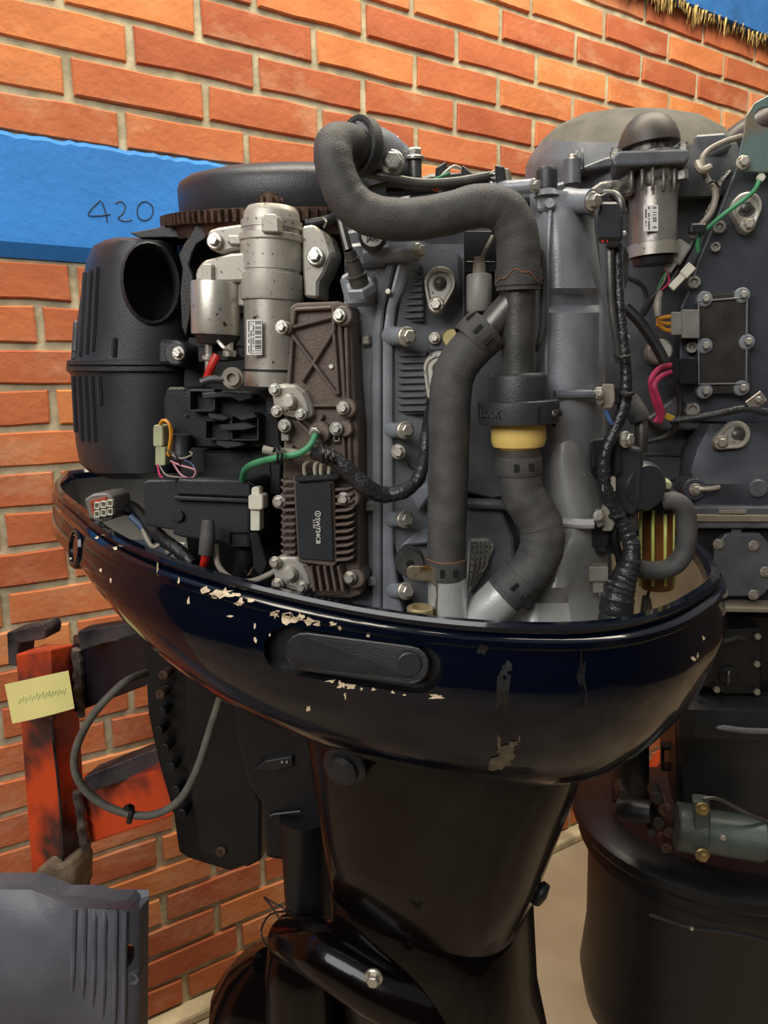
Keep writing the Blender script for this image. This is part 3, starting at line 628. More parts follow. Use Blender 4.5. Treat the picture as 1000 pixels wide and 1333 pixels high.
tubep([(208, 606, .66), (214, 616, .657), (222, 620, .65), (244, 622, .65)], 1.1, mot, m_wgrey, 'thin_wire', 6); tubep([(216, 585, .65), (228, 592, .645), (236, 606, .65), (256, 618, .652)], 1.1, mot, m_black2, 'thin_wire', 6)
tubep([(232, 596, .66), (250, 604, .655), (256, 618, .652)], 1.1, mot, M('blue_wire', '#46618f', .5), 'thin_wire', 6)
tubep([(271, 678, .625), (270, 700, .62), (268, 722, .618)], [8, 10, 9.5], mot, m_rubber, 'terminal_boot', 14); tubep([(268, 720, .62), (267, 728, .622), (265, 738, .63)], 5.5, mot, m_red, 'red_cable', 10)
tubep([(281, 709, .63), (284, 735, .622), (300, 752, .618), (325, 757, .612), (350, 748, .61), (362, 740, .612)], 3.8, mot, m_wgrey, 'grey_lead', 10)
wc = prismp(rect(327, 634, 338, 648, 2), .628, .008, mot, m_cream, 'white_connector', .001); prismp(rect(323, 644, 342, 664, 2), .625, .012, wc, m_cream, 'connector_body', .001); prismp(rect(326, 664, 338, 691, 1), .628, .009, wc, m_cream, 'connector_tail', .001)
prismp([(325, 694), (336, 694), (348, 735), (340, 752), (330, 740)], .632, .004, mot, m_black, 'black_sleeve', .0008)
tubep([(316, 700, .66), (318, 730, .66), (314, 752, .665)], 12, mot, m_black, 'loom', 12); tubep([(322, 750, .64), (330, 738, .645), (326, 748, .65), (318, 742, .65)], 1, mot, m_rust, 'thin_wire', 5)
tubep([(200, 690, .69), (216, 705, .67), (232, 716, .66), (252, 735, .65)], 9, mot, m_black, 'loom', 10, ripple=lambda i, n: .06*math.sin(i*2.5))
tubep([(160, 655, .74), (175, 662, .72), (190, 680, .70), (205, 700, .68)], [6, 8, 9, 8], mot, m_satin, 'loom', 10); tubep([(170, 672, .70), (182, 684, .695), (198, 706, .68)], 4, mot, M('blue_boot', '#2a4468', .5), 'blue_lead', 8); tubep([(186, 690, .69), (198, 712, .67), (212, 708, .67), (220, 722, .66)], 3, mot, m_wgrey, 'grey_lead', 8)
# six-way plug lying at the bow
pl = prismp([(109, 650), (120, 643), (138, 641), (146, 646), (150, 668), (146, 676), (128, 681), (116, 674)], .70, .03, mot, M('clear_grey_plastic', '#75706c', .35), 'six_way_plug', .002, 2)
prismp([(116, 652), (136, 647), (139, 651), (120, 656), (124, 672), (120, 670)], .697, .004, pl, M('orange_seal', '#a4482e', .5), 'orange_seal', .0005)
for i in range(3):
    for j in range(2):
        x, y = 122+i*8.5, 654+j*11-i*1.6; frame(x, y, x+7.5, y+9, 1.5, .694, .004, pl, m_cream, 'plug_socket')
tubep([(148, 664, .715), (160, 662, .72), (172, 668, .72)], [9, 8, 5], mot, m_satin, 'plug_boot', 12)
# ---- bronze coloured side plate with ribs, covers, rectifier
YP = .60
pla = prismp([(376, 400), (384, 394), (440, 392), (455, 398), (457, 420), (462, 510), (466, 560), (467, 640), (470, 775), (455, 779), (412, 777), (372, 730), (366, 700), (368, 600), (372, 500), (378, 430)], YP, .035, mot, m_brown, 'side_plate', .002, 2)
for q in ([(383, 403), (432, 400)], [(383, 403), (380, 426)], [(380, 426), (433, 412)], [(433, 400), (434, 432)], [(379, 435), (438, 514)], [(434, 430), (392, 497)], [(434, 432), (440, 514)], [(380, 438), (376, 500)], [(395, 528), (445, 528)], [(442, 420), (448, 520)], [(450, 422), (456, 620)], [(386, 548), (420, 580)], [(420, 540), (410, 556)], [(380, 580), (372, 598)], [(446, 560), (449, 625)]):
    b = B(); (x0, y0), (x1, y1) = q; l = math.hypot(x1-x0, y1-y0); ux, uy = (x1-x0)/l, (y1-y0)/l; w_ = 2.2
    b.prism([(x0-uy*w_, y0+ux*w_), (x0+uy*w_, y0-ux*w_), (x1+uy*w_, y1-ux*w_), (x1-uy*w_, y1+ux*w_)], YP-.005, .007); mk('rib', b, m_brown, pla, .0008)
for x, y, r in ((446, 411, 13), (451, 531, 13), (448, 558, 11), (371, 556, 9), (455, 648, 14), (462, 754, 13), (415, 563, 15), (371, 427, 9)): cylp(x, y, YP-.008, r, .03, pla, m_brown, 'boss')
for x, y in ((442, 411), (367, 426), (447, 531), (371, 554), (438, 558), (364, 653), (448, 649), (456, 752)): boltp(x, y, YP-.009, 9, pla, m_boltr if x > 440 and y > 500 else m_bolt)
boltp(412, 563, YP-.012, 11, pla, m_bolt, flange=False, name='terminal_nut'); cylp(409, 565, YP-.022, 5, .01, pla, m_gear, 'terminal_eye')
frame(433, 560, 443, 576, 3, YP-.004, .003, pla, m_bolt, 'clip_plate'); prismp(rect(366, 562, 376, 574, 1), YP-.006, .004, pla, m_bolt, 'clip_plate', .0005)
b = B(); q = W(431, 477, YP-.001); b.lathe(q+V((0, .004, 0)), q-V((0, .001, 0)), [(0, .0017), (1, .0017)], 12); mk('white_dot', b, m_white, pla)
def cover(cx, cy, Y):
    o = [(cx-24, cy-14), (cx-19, cy-22), (cx-6, cy-24), (cx+10, cy-23), (cx+21, cy-14), (cx+29, cy+4), (cx+32, cy+18), (cx+24, cy+22), (cx+8, cy+22), (cx-8, cy+18), (cx-20, cy+8)]
    cv = prismp(o, Y, .018, pla, m_alu, 'thermostat_cover', .003, 2)
    i = [(cx+(x-cx)*.8+1, cy+(y-cy)*.8-1) for x, y in o]; prismp(i, Y-.002, .004, cv, m_alu, 'cover_pad', .001)
    cylp(cx-1, cy, Y-.007, 10, .008, cv, m_alu, 'centre_boss'); cylp(cx-1, cy, Y-.010, 7.5, .004, cv, m_alu, 'centre_boss')
    for x, y in ((cx-18, cy-16), (cx+16, cy+16), (cx-15, cy+12)): boltp(x, y, Y-.003, 8.2, cv, m_bolt if cy < 600 else m_boltr)
cover(376, 523, .592); cover(377, 748, .590)
# rectifier with cooling fins
rec = prismp([(381, 620), (434, 622), (438, 735), (432, 738), (388, 732)], YP-.012, .02, mot, m_brown, 'rectifier', .001)
prismp([(383, 620), (442, 617), (440, 624), (384, 628)], YP-.017, .02, rec, m_black2, 'rectifier_end', .001)
lab = prismp([(384, 629), (431, 629), (434, 731), (389, 727)], YP-.0145, .003, rec, m_black2, 'rectifier_face', .0005)
for i in range(11):
    y = 625+i*9.2; prismp([(366, y-2), (370, y+1), (384, y+1), (384, y+4), (370, y+4.5), (365, y+1)], YP-.012, .016, rec, m_brown, 'cooling_fin', .0005)
for i in range(11):
    y = 636+i*9.2; prismp([(436, y), (452, y-1), (460, y-4), (460, y-1), (452, y+2.5), (436, y+3.5)], YP-.012, .016, rec, m_brown, 'cooling_fin', .0005)
for i in range(5):
    x = 402+i*9; prismp([(x, 737), (x+4, 738), (x+9+i*.3, 770), (x+5+i*.3, 771)], YP-.014, .018, rec, m_brown, 'cooling_fin', .0006)
prismp([(398, 735), (448, 737), (455, 774), (415, 776)], YP-.001, .01, rec, m_brown, 'fin_base', .0006)
pc = W(414, 691, YP-.0152); txt('printed_number', 'SW724CB', pc, 8.2*sc(pc), V((0, 0, -1)), V((1, 0, 0)), m_white, lab)
pc = W(414, 669, YP-.0152); b = B(); b.tube([pc+V((math.cos(t)*.0022, -.0001, math.sin(t)*.0022)) for t in [i*math.pi/8 for i in range(17)]], .00032, 5, 1); b.box(pc, .0026, .0003, .0006); mk('maker_mark', b, m_white, lab)
pc = W(409, 682, YP-.0152); txt('printed_number', '3.1 M1', pc, 4.4*sc(pc), V((0, 0, -1)), V((1, 0, 0)), m_white, lab)
for i, x in enumerate((398, 411, 418, 428)): tubep([(x, 622, YP-.01), (x-2+i, 606, YP-.016), (x+8-i*1.5, 596, YP-.02), (414, 590, YP-.022)], 2.4, mot, m_cream, 'cream_wire', 8)
tubep([(411, 590, YP-.022), (422, 593, YP-.03), (440, 601, YP-.035), (458, 618, YP-.035), (477, 634, YP-.035), (500, 644, YP-.03), (524, 640, YP-.03), (542, 627, YP-.025), (549, 610, YP-.02), (553, 590, YP-.01), (556, 560, YP), (560, 535, YP+.02)], [9, 10, 11, 12, 12, 11, 10, 9, 9, 8, 8, 7], mot, m_tape, 'sheathed_cable', 14, 6, ripple=lambda i, n: .05*math.sin(i*.9)+.04*math.sin(i*2.3))
for x, y in ((425, 592), (432, 595), (419, 590)): tubep([(x-1, y-12, YP-.034), (x+2, y, YP-.05), (x+1, y+12, YP-.034)], 2, mot, m_black, 'tape_band', 6, 4)
tubep([(343, 585, YP-.01), (358, 588, YP-.012), (380, 589, YP-.018), (405, 594, YP-.022)], 5.5, mot, m_wgrey, 'grey_tube', 12)
tubep([(411, 566, YP-.026), (404, 580, YP-.03), (390, 590, YP-.03), (372, 594, YP-.028), (350, 598, YP-.02), (330, 604, YP-.005), (319, 612, .62), (316, 624, .64)], 4.4, mot, m_green, 'green_wire', 12)
for dx in (0, 5): tubep([(359+dx, 581, YP-.022), (362+dx, 590, YP-.036), (361+dx, 600, YP-.03), (358+dx, 603, YP-.018), (355+dx, 592, YP-.012), (359+dx, 581, YP-.022)], 1.8, mot, m_black, 'wire_clip', 6, 3)
tubep([(318, 624, .64), (328, 630, .635), (333, 636, .63)], 1, mot, m_black, 'thin_wire', 5)
# ---- slate grey block face: gasket strips, ribbed recesses, bosses and bolts
YK = .625
prismp([(446, 395), (470, 330), (500, 322), (508, 345), (492, 420), (486, 500), (488, 790), (458, 792), (455, 500)], YK, .05, mot, m_block, 'block_face', .003, 2)
prismp([(505, 335), (517, 330), (513, 350), (500, 400), (496, 440), (496, 796), (484, 796), (484, 440), (490, 400)], YK-.008, .05, mot, m_block, 'gasket_flange', .0015)
prismp([(520, 330), (538, 328), (528, 370), (515, 400), (511, 440), (512, 720), (520, 780), (526, 800), (497, 798), (497, 440), (502, 400)], YK-.011, .05, mot, m_block, 'head_flange', .003, 2)
rows = []
for py, x0, x1 in ((318, 536, 604), (350, 532, 604), (400, 520, 604), (440, 514, 604), (560, 513, 604), (700, 513, 604), (740, 520, 604), (770, 532, 604), (800, 545, 604)):
    rows.append([(x0+(x1-x0)*u, py, YK-.006+.022*(math.sin(u*math.pi/2))) for u in (0, .12, .3, .6, 1)])
mk('cylinder_head', B().relief(rows, .06), m_block, mot)
rb = prismp([(514, 458), (555, 456), (557, 538), (520, 541), (514, 530)], YK-.0015, .02, mot, m_block2, 'ribbed_panel', .001)
for i in range(9): prismp([(516, 461+i*9), (554, 460+i*9), (554, 463+i*9), (516, 464+i*9)], YK-.0045, .004, rb, m_block2, 'rib', .0004)
rb = prismp([(536, 348), (550, 345), (552, 418), (518, 421), (524, 390)], YK+.000, .02, mot, m_block2, 'ribbed_panel', .001)
for i in range(8): prismp([(534-i*1.8, 352+i*8.5), (550, 351+i*8.5), (550, 354+i*8.5), (533-i*1.8, 355+i*8.5)], YK-.003, .004, rb, m_block2, 'rib', .0004)
for q in ([(500, 385), (516, 377)],): pass
def hboss(x0, y0, x1, y1, Y, r, par=None, mm=None, rb_=10.5, bm=None, fl=True):
    """a boss running along the engine from px x0 to x1 that ends in a bolt facing aft"""
    a, c = W(x0, y0, Y+.006), W(x1, y1, Y-.012); k = sc(c); d = (c-a).normalized()
    o = mk('boss', B().lathe(a, c, [(0, r*k*1.15), (.5, r*k), (1, r*k)], 18), mm or m_block, par or mot)
    if rb_: bolt(c, (d+V((0, -.55, .05))).normalized(), rb_*k, o, bm or m_boltr)
hboss(478, 332, 543, 327, .615, 12); hboss(508, 437, 529, 438, .613, 12, rb_=13); hboss(508, 560, 527, 560, .613, 10, rb_=12)
hboss(508, 676, 527, 676, .613, 10, rb_=12); hboss(510, 768, 528, 769, .613, 10, rb_=12)
prismp(rect(510, 580, 520, 596), YK-.014, .01, mot, m_boltr, 'clip_plate', .001); boltp(519, 588, YK-.018, 10, mot, m_boltr); tubep([(528, 596, YK-.02), (534, 608, YK-.02), (546, 612, YK-.02)], 2, mot, m_black, 'cable_clip', 6)
prismp([(470, 436), (481, 434), (482, 449), (470, 450)], YK-.006, .01, mot, m_boltr, 'cast_pad', .0015, label='bare square cast pad'); prismp([(475, 654), (486, 653), (487, 666), (475, 666)], YK-.010, .01, mot, m_silver, 'cast_pad', .0015); prismp([(477, 752), (488, 751), (489, 764), (477, 764)], YK-.010, .01, mot, m_silver, 'cast_pad', .0015)
prismp([(556, 430), (602, 428), (602, 456), (556, 458)], YK-.004, .03, mot, m_block2, 'bracket_bar', .002)
cylp(588, 440, YK-.012, 13, .03, mot, M('brassy_zinc', '#a89a6c', .3, .8), 'sleeve'); boltp(566, 440, YK-.006, 8, mot, m_boltr)
prismp([(530, 640), (560, 628), (600, 622), (600, 640), (560, 646), (545, 668)], YK-.004, .02, mot, m_block, 'cast_web', .002); prismp([(520, 712), (545, 690), (602, 690), (602, 706), (560, 708)], YK-.005, .02, mot, m_block, 'cast_web', .002)
def anode(cx, cy, bx, by, r, Y, par, nrm=None, mats=(m_alu, m_gear)):
    """teardrop anode cover with a domed centre and a bolt at its tip"""
    d = nrm or ND; P = W(cx, cy, Y); Q = W(bx, by, Y); k = sc(P); up = (P-Q).normalized(); side = up.cross(d).normalized(); up = d.cross(side).normalized() if False else up
    R1, R2 = r*k, r*k*.52; ol = []
    L_ = (Q-P).length
    for t in range(15):
        a = math.radians(-18+ (216)*t/14); ol.append(P+side*(R1*math.cos(a))+up*(R1*math.sin(a)))
    for t in range(7):
        a = math.radians(198+(144)*t/6); ol.append(Q+side*(R2*math.cos(a))+up*(R2*math.sin(a)))
    c = (P+Q)/2; o = mk('anode_cover', B().loft([[p-d*.012 for p in ol], [p for p in ol], [c+(p-c)*.93+d*.0022 for p in ol], [c+(p-c)*.80+d*.0022 for p in ol], [P+(p-P)*.70+d*.0003+(Q-P)*.02 for p in ol]]), mats[0], par)
    mk('anode_dome', B().lathe(P-d*.004, P+d*.004, [(0, R1*.62), (.5, R1*.62), (.55, R1*.38), (.8, R1*.33), (.95, R1*.2), (1, R1*.06)], 20), mats[1], o)
    bolt(Q+d*.001, d, r*k*.5, o, m_boltr); return o
anode(573, 368, 568, 397, 21, YK-.012, mot); anode(572, 478, 566, 512, 21, YK-.010, mot)
# dark plastic side of the head, with its ledge and step
prismp([(602, 330), (700, 300), (706, 640), (640, 650), (602, 640)], YK-.003, .03, mot, m_block2, 'head_side', .002)
prismp([(606, 655), (648, 656), (668, 700), (670, 810), (600, 810), (602, 660)], YK+.000, .03, mot, m_block2, 'lower_side', .003)
tubep([(606, 655, YK-.004), (640, 656, YK-.006), (660, 658, YK-.004)], 7, mot, m_block2, 'ledge', 10)
rb = prismp([(610, 703), (636, 702), (644, 712), (630, 745), (612, 775), (606, 765)], YK-.008, .02, mot, m_silver, 'ribbed_pad', .002)
for i in range(5): tubep([(613+i*6, 704, YK-.010), (612+i*5.5, 735, YK-.013), (609+i*3.5, 768-i*5, YK-.012)], 1.6, rb, M('rib_edge', '#6b675c', .4, .4), 'rib', 6, 3)
for i in range(6): tubep([(611, 709+i*9, YK-.011), (640-i*2.5, 711+i*7, YK-.011)], .9, rb, m_block2, 'rib', 5, 1)
# ---- cam cover: tall casting on the right
CC = [(252, [(690, .64), (702, .615), (716, .605), (732, .604), (752, .612), (768, .63), (776, .66)]),
      (276, [(690, .63), (704, .60), (720, .590), (735, .590), (752, .600), (766, .62), (772, .65)]),
      (330, [(690, .625), (704, .597), (722, .586), (742, .588), (762, .602), (776, .622), (778, .65)]),
      (375, [(690, .625), (704, .597), (722, .584), (748, .584), (774, .60), (784, .622), (785, .65)]),
      (384, [(690, .625), (704, .597), (722, .590), (748, .596), (774, .606), (785, .625), (786, .65)]),
      (397, [(690, .625), (704, .597), (722, .592), (748, .598), (774, .608), (786, .625), (787, .65)]),
      (407, [(690, .625), (704, .597), (720, .580), (748, .576), (774, .590), (786, .615), (787, .65)]),
      (500, [(690, .625), (704, .597), (718, .580), (745, .576), (772, .590), (785, .615), (788, .65)]),
      (560, [(690, .625), (704, .600), (716, .584), (740, .580), (768, .594), (782, .615), (788, .65)]),
      (610, [(690, .62), (704, .602), (716, .592), (738, .592), (760, .600), (778, .62), (790, .65)]),
      (660, [(690, .62), (704, .61), (716, .602), (738, .602), (756, .606), (774, .625), (790, .65)])]
def dens(r, n=24):
    out = []
    for k in range(n+1):
        u = k/n*(len(r)-1); i = min(int(u), len(r)-2); t = u-i; a, b_, c, d = r[max(i-1, 0)], r[i], r[i+1], r[min(i+2, len(r)-1)]
        out.append(tuple(.5*(2*b_[j]+(-a[j]+c[j])*t+(2*a[j]-5*b_[j]+4*c[j]-d[j])*t*t+(-a[j]+3*b_[j]-3*c[j]+d[j])*t**3) for j in (0, 1)))
    return out
mk('cam_cover', B().relief([[(x, py, Y) for x, Y in dens(r)] for py, r in CC], .08), m_block, mot)
tubep([(717, 268, .590), (714, 320, .583), (712, 420, .582), (711, 520, .582)], 2.6, mot, m_block, 'cover_ridge', 8)
LM = [(560, [(700, .62), (716, .594), (735, .585), (752, .588), (770, .60), (782, .62)]), (600, [(700, .62), (716, .59), (732, .58), (745, .585), (765, .605), (782, .63)]),
      (660, [(700, .62), (720, .592), (738, .582), (752, .586), (770, .60), (790, .63)]), (700, [(698, .61), (712, .594), (735, .585), (752, .582), (772, .60), (792, .63)]),
      (735, [(680, .61), (696, .590), (715, .572), (738, .570), (762, .59), (792, .63)]), (765, [(666, .61), (690, .585), (712, .566), (735, .566), (752, .588), (792, .62)]), (785, [(655, .61), (680, .58), (712, .575), (735, .578), (748, .582), (792, .61)]), (830, [(650, .60), (680, .57), (712, .566), (735, .568), (758, .575), (792, .60)])]
mk('exhaust_manifold', B().relief([[(x, py, Y) for x, Y in dens(r)] for py, r in LM], .08), m_silver, mot, label='pale silver swelling casting behind the lower hose')
prismp([(694, 240), (706, 245), (776, 250), (776, 268), (740, 274), (700, 276)], .595, .05, mot, m_block, 'cover_bar', .003, 2)
vcyl(712, 218, 246, .60, [(0, 13.5), (.75, 14), (.85, 13.5), (1, 11)], 'filler_cap', mot, m_black2, 24); vcyl(712, 246, 256, .60, [(0, 17), (1, 12)], 'cap_neck', mot, m_block, 20)
cylp(716, 264, .585, 10, .03, mot, m_block, 'boss', prof=[(0, 1), (.6, .95), (1, .6)]); hboss(738, 262, 770, 262, .60, 15, rb_=12, bm=m_bolt)
hboss(640, 246, 694, 242, .60, 9, rb_=9, bm=m_bolt)
# ribs below the cam cover and bracket bars
tubep([(722, 514, .575), (760, 513, .578), (778, 514, .582)], 6, mot, m_block2, 'mount_bar', 10); tubep([(728, 680, .585), (755, 682, .583), (772, 682, .583)], 7, mot, m_silver, 'mount_bar', 10)
# ---- top of the engine: water outlet, studs, loom
YT = .625
hou = mk('outlet_housing', B().tube([W(462, 192, YT-.03), W(480, 196, YT-.02), W(497, 206, YT), W(516, 218, YT+.01), W(530, 228, YT+.02)], [.018, .019, .020, .018, .014], 20, 5), m_block, mot)
mk('spring_clamp', B().lathe(W(463, 190, YT-.032), W(474, 193, YT-.026), [(0, .0215), (1, .0215), (1, .019), (0, .019)], 28), m_rubber, mot)
for i in range(14):
    a = i*math.pi*2/14
bolt(W(476, 178, YT-.01), (0, -.2, 1), .010, hou, m_bolt); bolt(W(510, 213, YT-.025), (0.1, -1, 0), .010, hou, m_bolt)
prismp([(466, 172), (478, 166), (496, 176), (506, 192), (520, 214), (500, 214), (480, 200)], YT, .02, hou, m_block, 'outlet_flange', .003, 2)
vcyl(514, 186, 206, YT+.01, [(0, 8), (1, 8)], 'stud_sleeve', mot, m_block, 14); bolt(W(514, 187, YT+.01), (0, -.1, 1), 8*sc(W(514, 187, YT)), mot, m_bolt)
prismp([(466, 206), (528, 206), (530, 232), (466, 230)], YT+.01, .03, mot, m_block, 'top_bracket', .003)
vcyl(540, 208, 240, YT-.005, [(0, 9), (1, 9)], 'stud_sleeve', mot, m_gear, 16); bolt(W(540, 208, YT-.005), (0, -.1, 1), 13*sc(W(540, 208, YT)), mot, m_bolt)
tubep([(480, 226, .60), (500, 230, .598), (545, 238, .60), (590, 237, .60), (637, 229, .60)], 6, mot, m_gear, 'loom', 12); 
for i, (c_, y) in enumerate(((m_cream, 222), (m_black, 227), (m_cream, 231), (m_black, 235))): tubep([(635, 230, .60), (642, y+1, .60), (650, y, .602)], 1.1, mot, c_, 'thin_wire', 5)
lp = prismp([(644, 214), (656, 216), (660, 242), (646, 240)], .598, .02, mot, m_black, 'loom_plug', .001); prismp([(656, 218), (663, 219), (664, 242), (657, 242)], .60, .02, lp, m_wgrey, 'plug_cap', .001)
prismp([(567, 218), (580, 210), (582, 226), (600, 224), (602, 214), (614, 224), (640, 222), (640, 236), (566, 236)], .625, .02, mot, m_black, 'connector_row', .001)
tubep([(572, 232, .61), (582, 222, .608), (592, 216, .61), (600, 219, .612)], 1.6, mot, m_cream, 'cream_wire', 6); tubep([(560, 236, .605), (574, 230, .605), (586, 225, .606)], 2, mot, m_green, 'green_wire', 6)
tubep([(480, 246, .612), (510, 240, .61), (545, 246, .61), (575, 244, .61)], 3.5, mot, m_gear, 'thin_pipe', 8); prismp(rect(563, 240, 570, 248), .605, .004, mot, M('orange_tab', '#d8693c', .5), 'orange_tab', .0005)
prismp([(500, 240), (513, 236), (560, 243), (570, 248), (502, 252)], .612, .01, mot, m_black, 'top_guard', .001)
prismp([(560, 225), (640, 222), (700, 244), (700, 262), (600, 262), (540, 262), (520, 240)], .645, .10, mot, m_block2, 'top_cover', .003)
tubep([(660, 262, .62), (676, 280, .60), (686, 300, .59), (684, 320, .60)], 3.5, mot, m_cream, 'cream_tube', 8)
# oxygen / temperature sender below the hose, and its lead
tubep([(437, 250, .60), (441, 275, .597), (447, 300, .594), (454, 326, .592)], [4, 4.5, 5.5, 6.5], mot, m_gear, 'sender_lead', 10)
sd = mk('sender', B().lathe(W(469, 372, .60), W(455, 327, .59), [(0, .0075), (.3, .0075), (.31, .009), (.34, .009), (.35, .0065), (.75, .0055), (.76, .0062), (.8, .0062), (.81, .005), (1, .0045)], 18), m_gear, mot)
mk('sender_nut', B().lathe(W(471, 380, .605), W(468, 369, .601), [(0, .0125), (.85, .0125), (1, .011)], 6, False), m_block, sd); prismp([(440, 360), (456, 352), (490, 358), (492, 398), (450, 400)], .622, .03, mot, m_block, 'sender_boss', .003)
P = W(485, 306, .595); rl = mk('round_label', B().lathe(P+V((0, .012, 0)), P, [(0, .011), (.9, .011), (1, .0095)], 24), m_black2, mot); mk('label_face', B().lathe(P, P-V((0, .0006, 0)), [(0, .0086), (1, .0086)], 24), m_white, rl, label='round white date label')
txt('label_print', '34487', P+V((0, -.0007, .0016)), .0052, (1, 0, 0), (0, 0, 1), m_ink, rl); txt('label_print', 'JAN.', P+V((0, -.0007, -.0032)), .0048, (1, 0, 0), (0, 0, 1), m_ink, rl)
prismp([(446, 300), (474, 296), (500, 300), (530, 308), (600, 330), (604, 400), (540, 345), (500, 350), (470, 345), (448, 350)], .635, .03, mot, m_block2, 'block_shoulder', .003)
prismp([(445, 318), (470, 315), (505, 318), (505, 345), (450, 350)], .618, .02, mot, m_block, 'block_shoulder', .003)
tubep([(400, 292, .66), (420, 288, .655), (436, 284, .65), (448, 276, .64)], [7, 6, 7, 6], mot, m_satin, 'breather_hose', 12); tubep([(421, 284, .648), (425, 289, .643), (422, 296, .648)], 1.5, mot, m_wgrey, 'hose_clip', 6, 3)
boltp(506, 380, .612, 6, mot, m_boltr, flange=False)
# ---- coil pencil beside the hose
ig = vcyl(624, 357, 406, .590, [(0, 15), (.05, 16.5), (.95, 16.5), (1, 15)], 'sensor_body', mot, m_grey, 12); vcyl(624, 334, 358, .592, [(0, 9), (.6, 8), (.62, 7), (1, 7)], 'sensor_plug', ig, m_wgrey, 12)
prismp(rect(606, 340, 645, 354, 1), .597, .012, ig, m_black, 'plug_clip', .001); tubep([(628, 336, .59), (634, 322, .59), (641, 308, .60)], 2.6, ig, m_wgrey, 'sensor_lead', 8); vcyl(622, 404, 425, .592, [(0, 6), (1, 6)], 'sensor_stem', ig, m_gear, 12)
prismp(rect(604, 300, 648, 430), .612, .02, mot, m_deep, 'sensor_recess', .001)
# ---- hoses, clamps, water separator
YH = .565
rip = lambda i, n: .010*math.sin(i*1.1)
tubep([(468, 193, YT-.035), (452, 186, .580), (436, 188, .566), (434, 206, .558), (440, 232, .556), (456, 262, .556), (486, 281, .556), (530, 286, .556), (580, 279, .556), (624, 268, .556), (655, 274, .558), (672, 302, .560), (675, 340, .562), (675, 378, .563)], [23, 24, 25, 25.5, 26, 26.5, 26.5, 26.5, 26.5, 27, 27.5, 28, 28.5, 28.5], mot, m_rubber, 'coolant_hose', 28, 8, ripple=rip)
def ringc(p0, p1, rp, par, mm, name, th=.002):
    a, c = W(*p0), W(*p1); k = sc(a); r = rp*k
    return mk(name, B().lathe(a, c, [(0, r), (1, r), (1, r-th), (0, r-th)], 32), mm, par)
cl = ringc((675, 350, .562), (675, 371, .563), 30.5, mot, m_rubber, 'spring_clamp'); 
b = B(); c0 = W(675, 361, .562); k = sc(c0)
for i in range(28):
    a0 = math.pi*(1.02+i*.94/27); a1 = math.pi*(1.02+(i+1)*.94/27); r0 = 31.2*k
    zf = lambda a: (.0032*math.sin(a*3.1)+.0012*math.sin(a*9))
    if i < 27: b.add([c0+V((math.cos(a)*r0, math.sin(a)*r0, zf(a)+dz)) for a in (a0, a1) for dz in (-.0005, .0005)], [(0, 2, 3, 1)])
mk('rust_line', b, M('orange_rust', '#7a5236', .8), cl)
prismp([(696, 344), (703, 341), (705, 368), (697, 366)], .553, .006, cl, m_black, 'clamp_ear', .001)
tubep([(700, 322, .565), (706, 335, .566), (708, 370, .57), (707, 420, .572), (702, 446, .575), (697, 455, .58)], 4.5, mot, m_rubber, 'breather_tube', 10)
tb = mk('metal_pipe', B().lathe(W(675, 492, .565), W(675, 360, .563), [(0, .0125), (1, .0125)], 28), m_gear, mot)
mk('pipe_branch', B().tube([W(668, 392, .565), W(650, 412, .566), (W(620, 448, .566))], .0105, 20, 4), m_gear, tb)
tubep([(640, 430, .566), (626, 442, .566), (606, 462, .564), (592, 485, .562), (586, 520, .561), (584, 600, .56), (582, 680, .558), (581, 728, .558)], [27, 27, 27.5, 27.5, 27.5, 26.5, 25.5, 25], mot, m_rubber, 'coolant_hose', 28, 8, ripple=rip, label='long straight black rubber hose')
def clampat(pts, rp, name='spring_clamp', mm=None):
    a, c = W(*pts[0]), W(*pts[1]); k = sc(a); r = rp*k
    o = mk(name, B().lathe(a, c, [(0, r), (.12, r*1.02), (.88, r*1.02), (1, r), (1, r*.92), (0, r*.92)], 32), mm or m_rubber, mot)
    d = (c-a).normalized(); s_ = d.cross(V((0, -1, 0))).normalized(); f_ = s_.cross(d).normalized()
    if f_.y > 0: f_ = -f_
    for q, h_ in ((-.35, .3), (.25, .28)):
        P = a+(c-a)*.5+s_*(r*q)+f_*(r*math.sqrt(1-q*q)*1.02); mk('clamp_slot', B().box(P, r*.26, r*.06, (c-a).length*.45, (s_, f_, d)), m_deep, o, .0006)
    return o
clampat([(634, 426, .566), (612, 448, .565)], 29.5)
prismp([(606, 412), (618, 404), (628, 414), (622, 424), (612, 432)], .555, .004, mot, m_satin, 'clamp_ear', .001)
clampat([(581, 728, .558), (581, 752, .558)], 26.5)
tubep([(556, 728, .545), (570, 733, .532), (592, 733, .531), (606, 729, .54)], 1.1, mot, M('orange_rust', '#7a5236', .8), 'rust_line', 5)
vcyl(583, 750, 840, .558, [(0, 27), (.9, 25.5), (1, 25)], 'pipe_stub', mot, m_silver, 28); 
sep = vcyl(674, 486, 524, .563, [(0, 38), (.85, 38), (.93, 37), (1, 34)], 'water_separator', mot, m_black2, 36)
vcyl(675, 521, 551, .563, [(0, 50), (.04, 52), (.3, 52.5), (.8, 52.5), (.96, 52), (1, 50)], 'separator_collar', sep, m_black2, 36)
for i in range(9):
    a = math.pi*(1.05+i*.11); c0 = W(675, 537, .563); r = 52.8*sc(c0)
    if i in (5,): mk('collar_notch', B().box(c0+V((math.cos(a)*r, math.sin(a)*r, 0)), .0012, .0012, .011, (V((-math.sin(a), math.cos(a), 0)), V((math.cos(a), math.sin(a), 0)), V((0, 0, 1)))), m_black, sep)
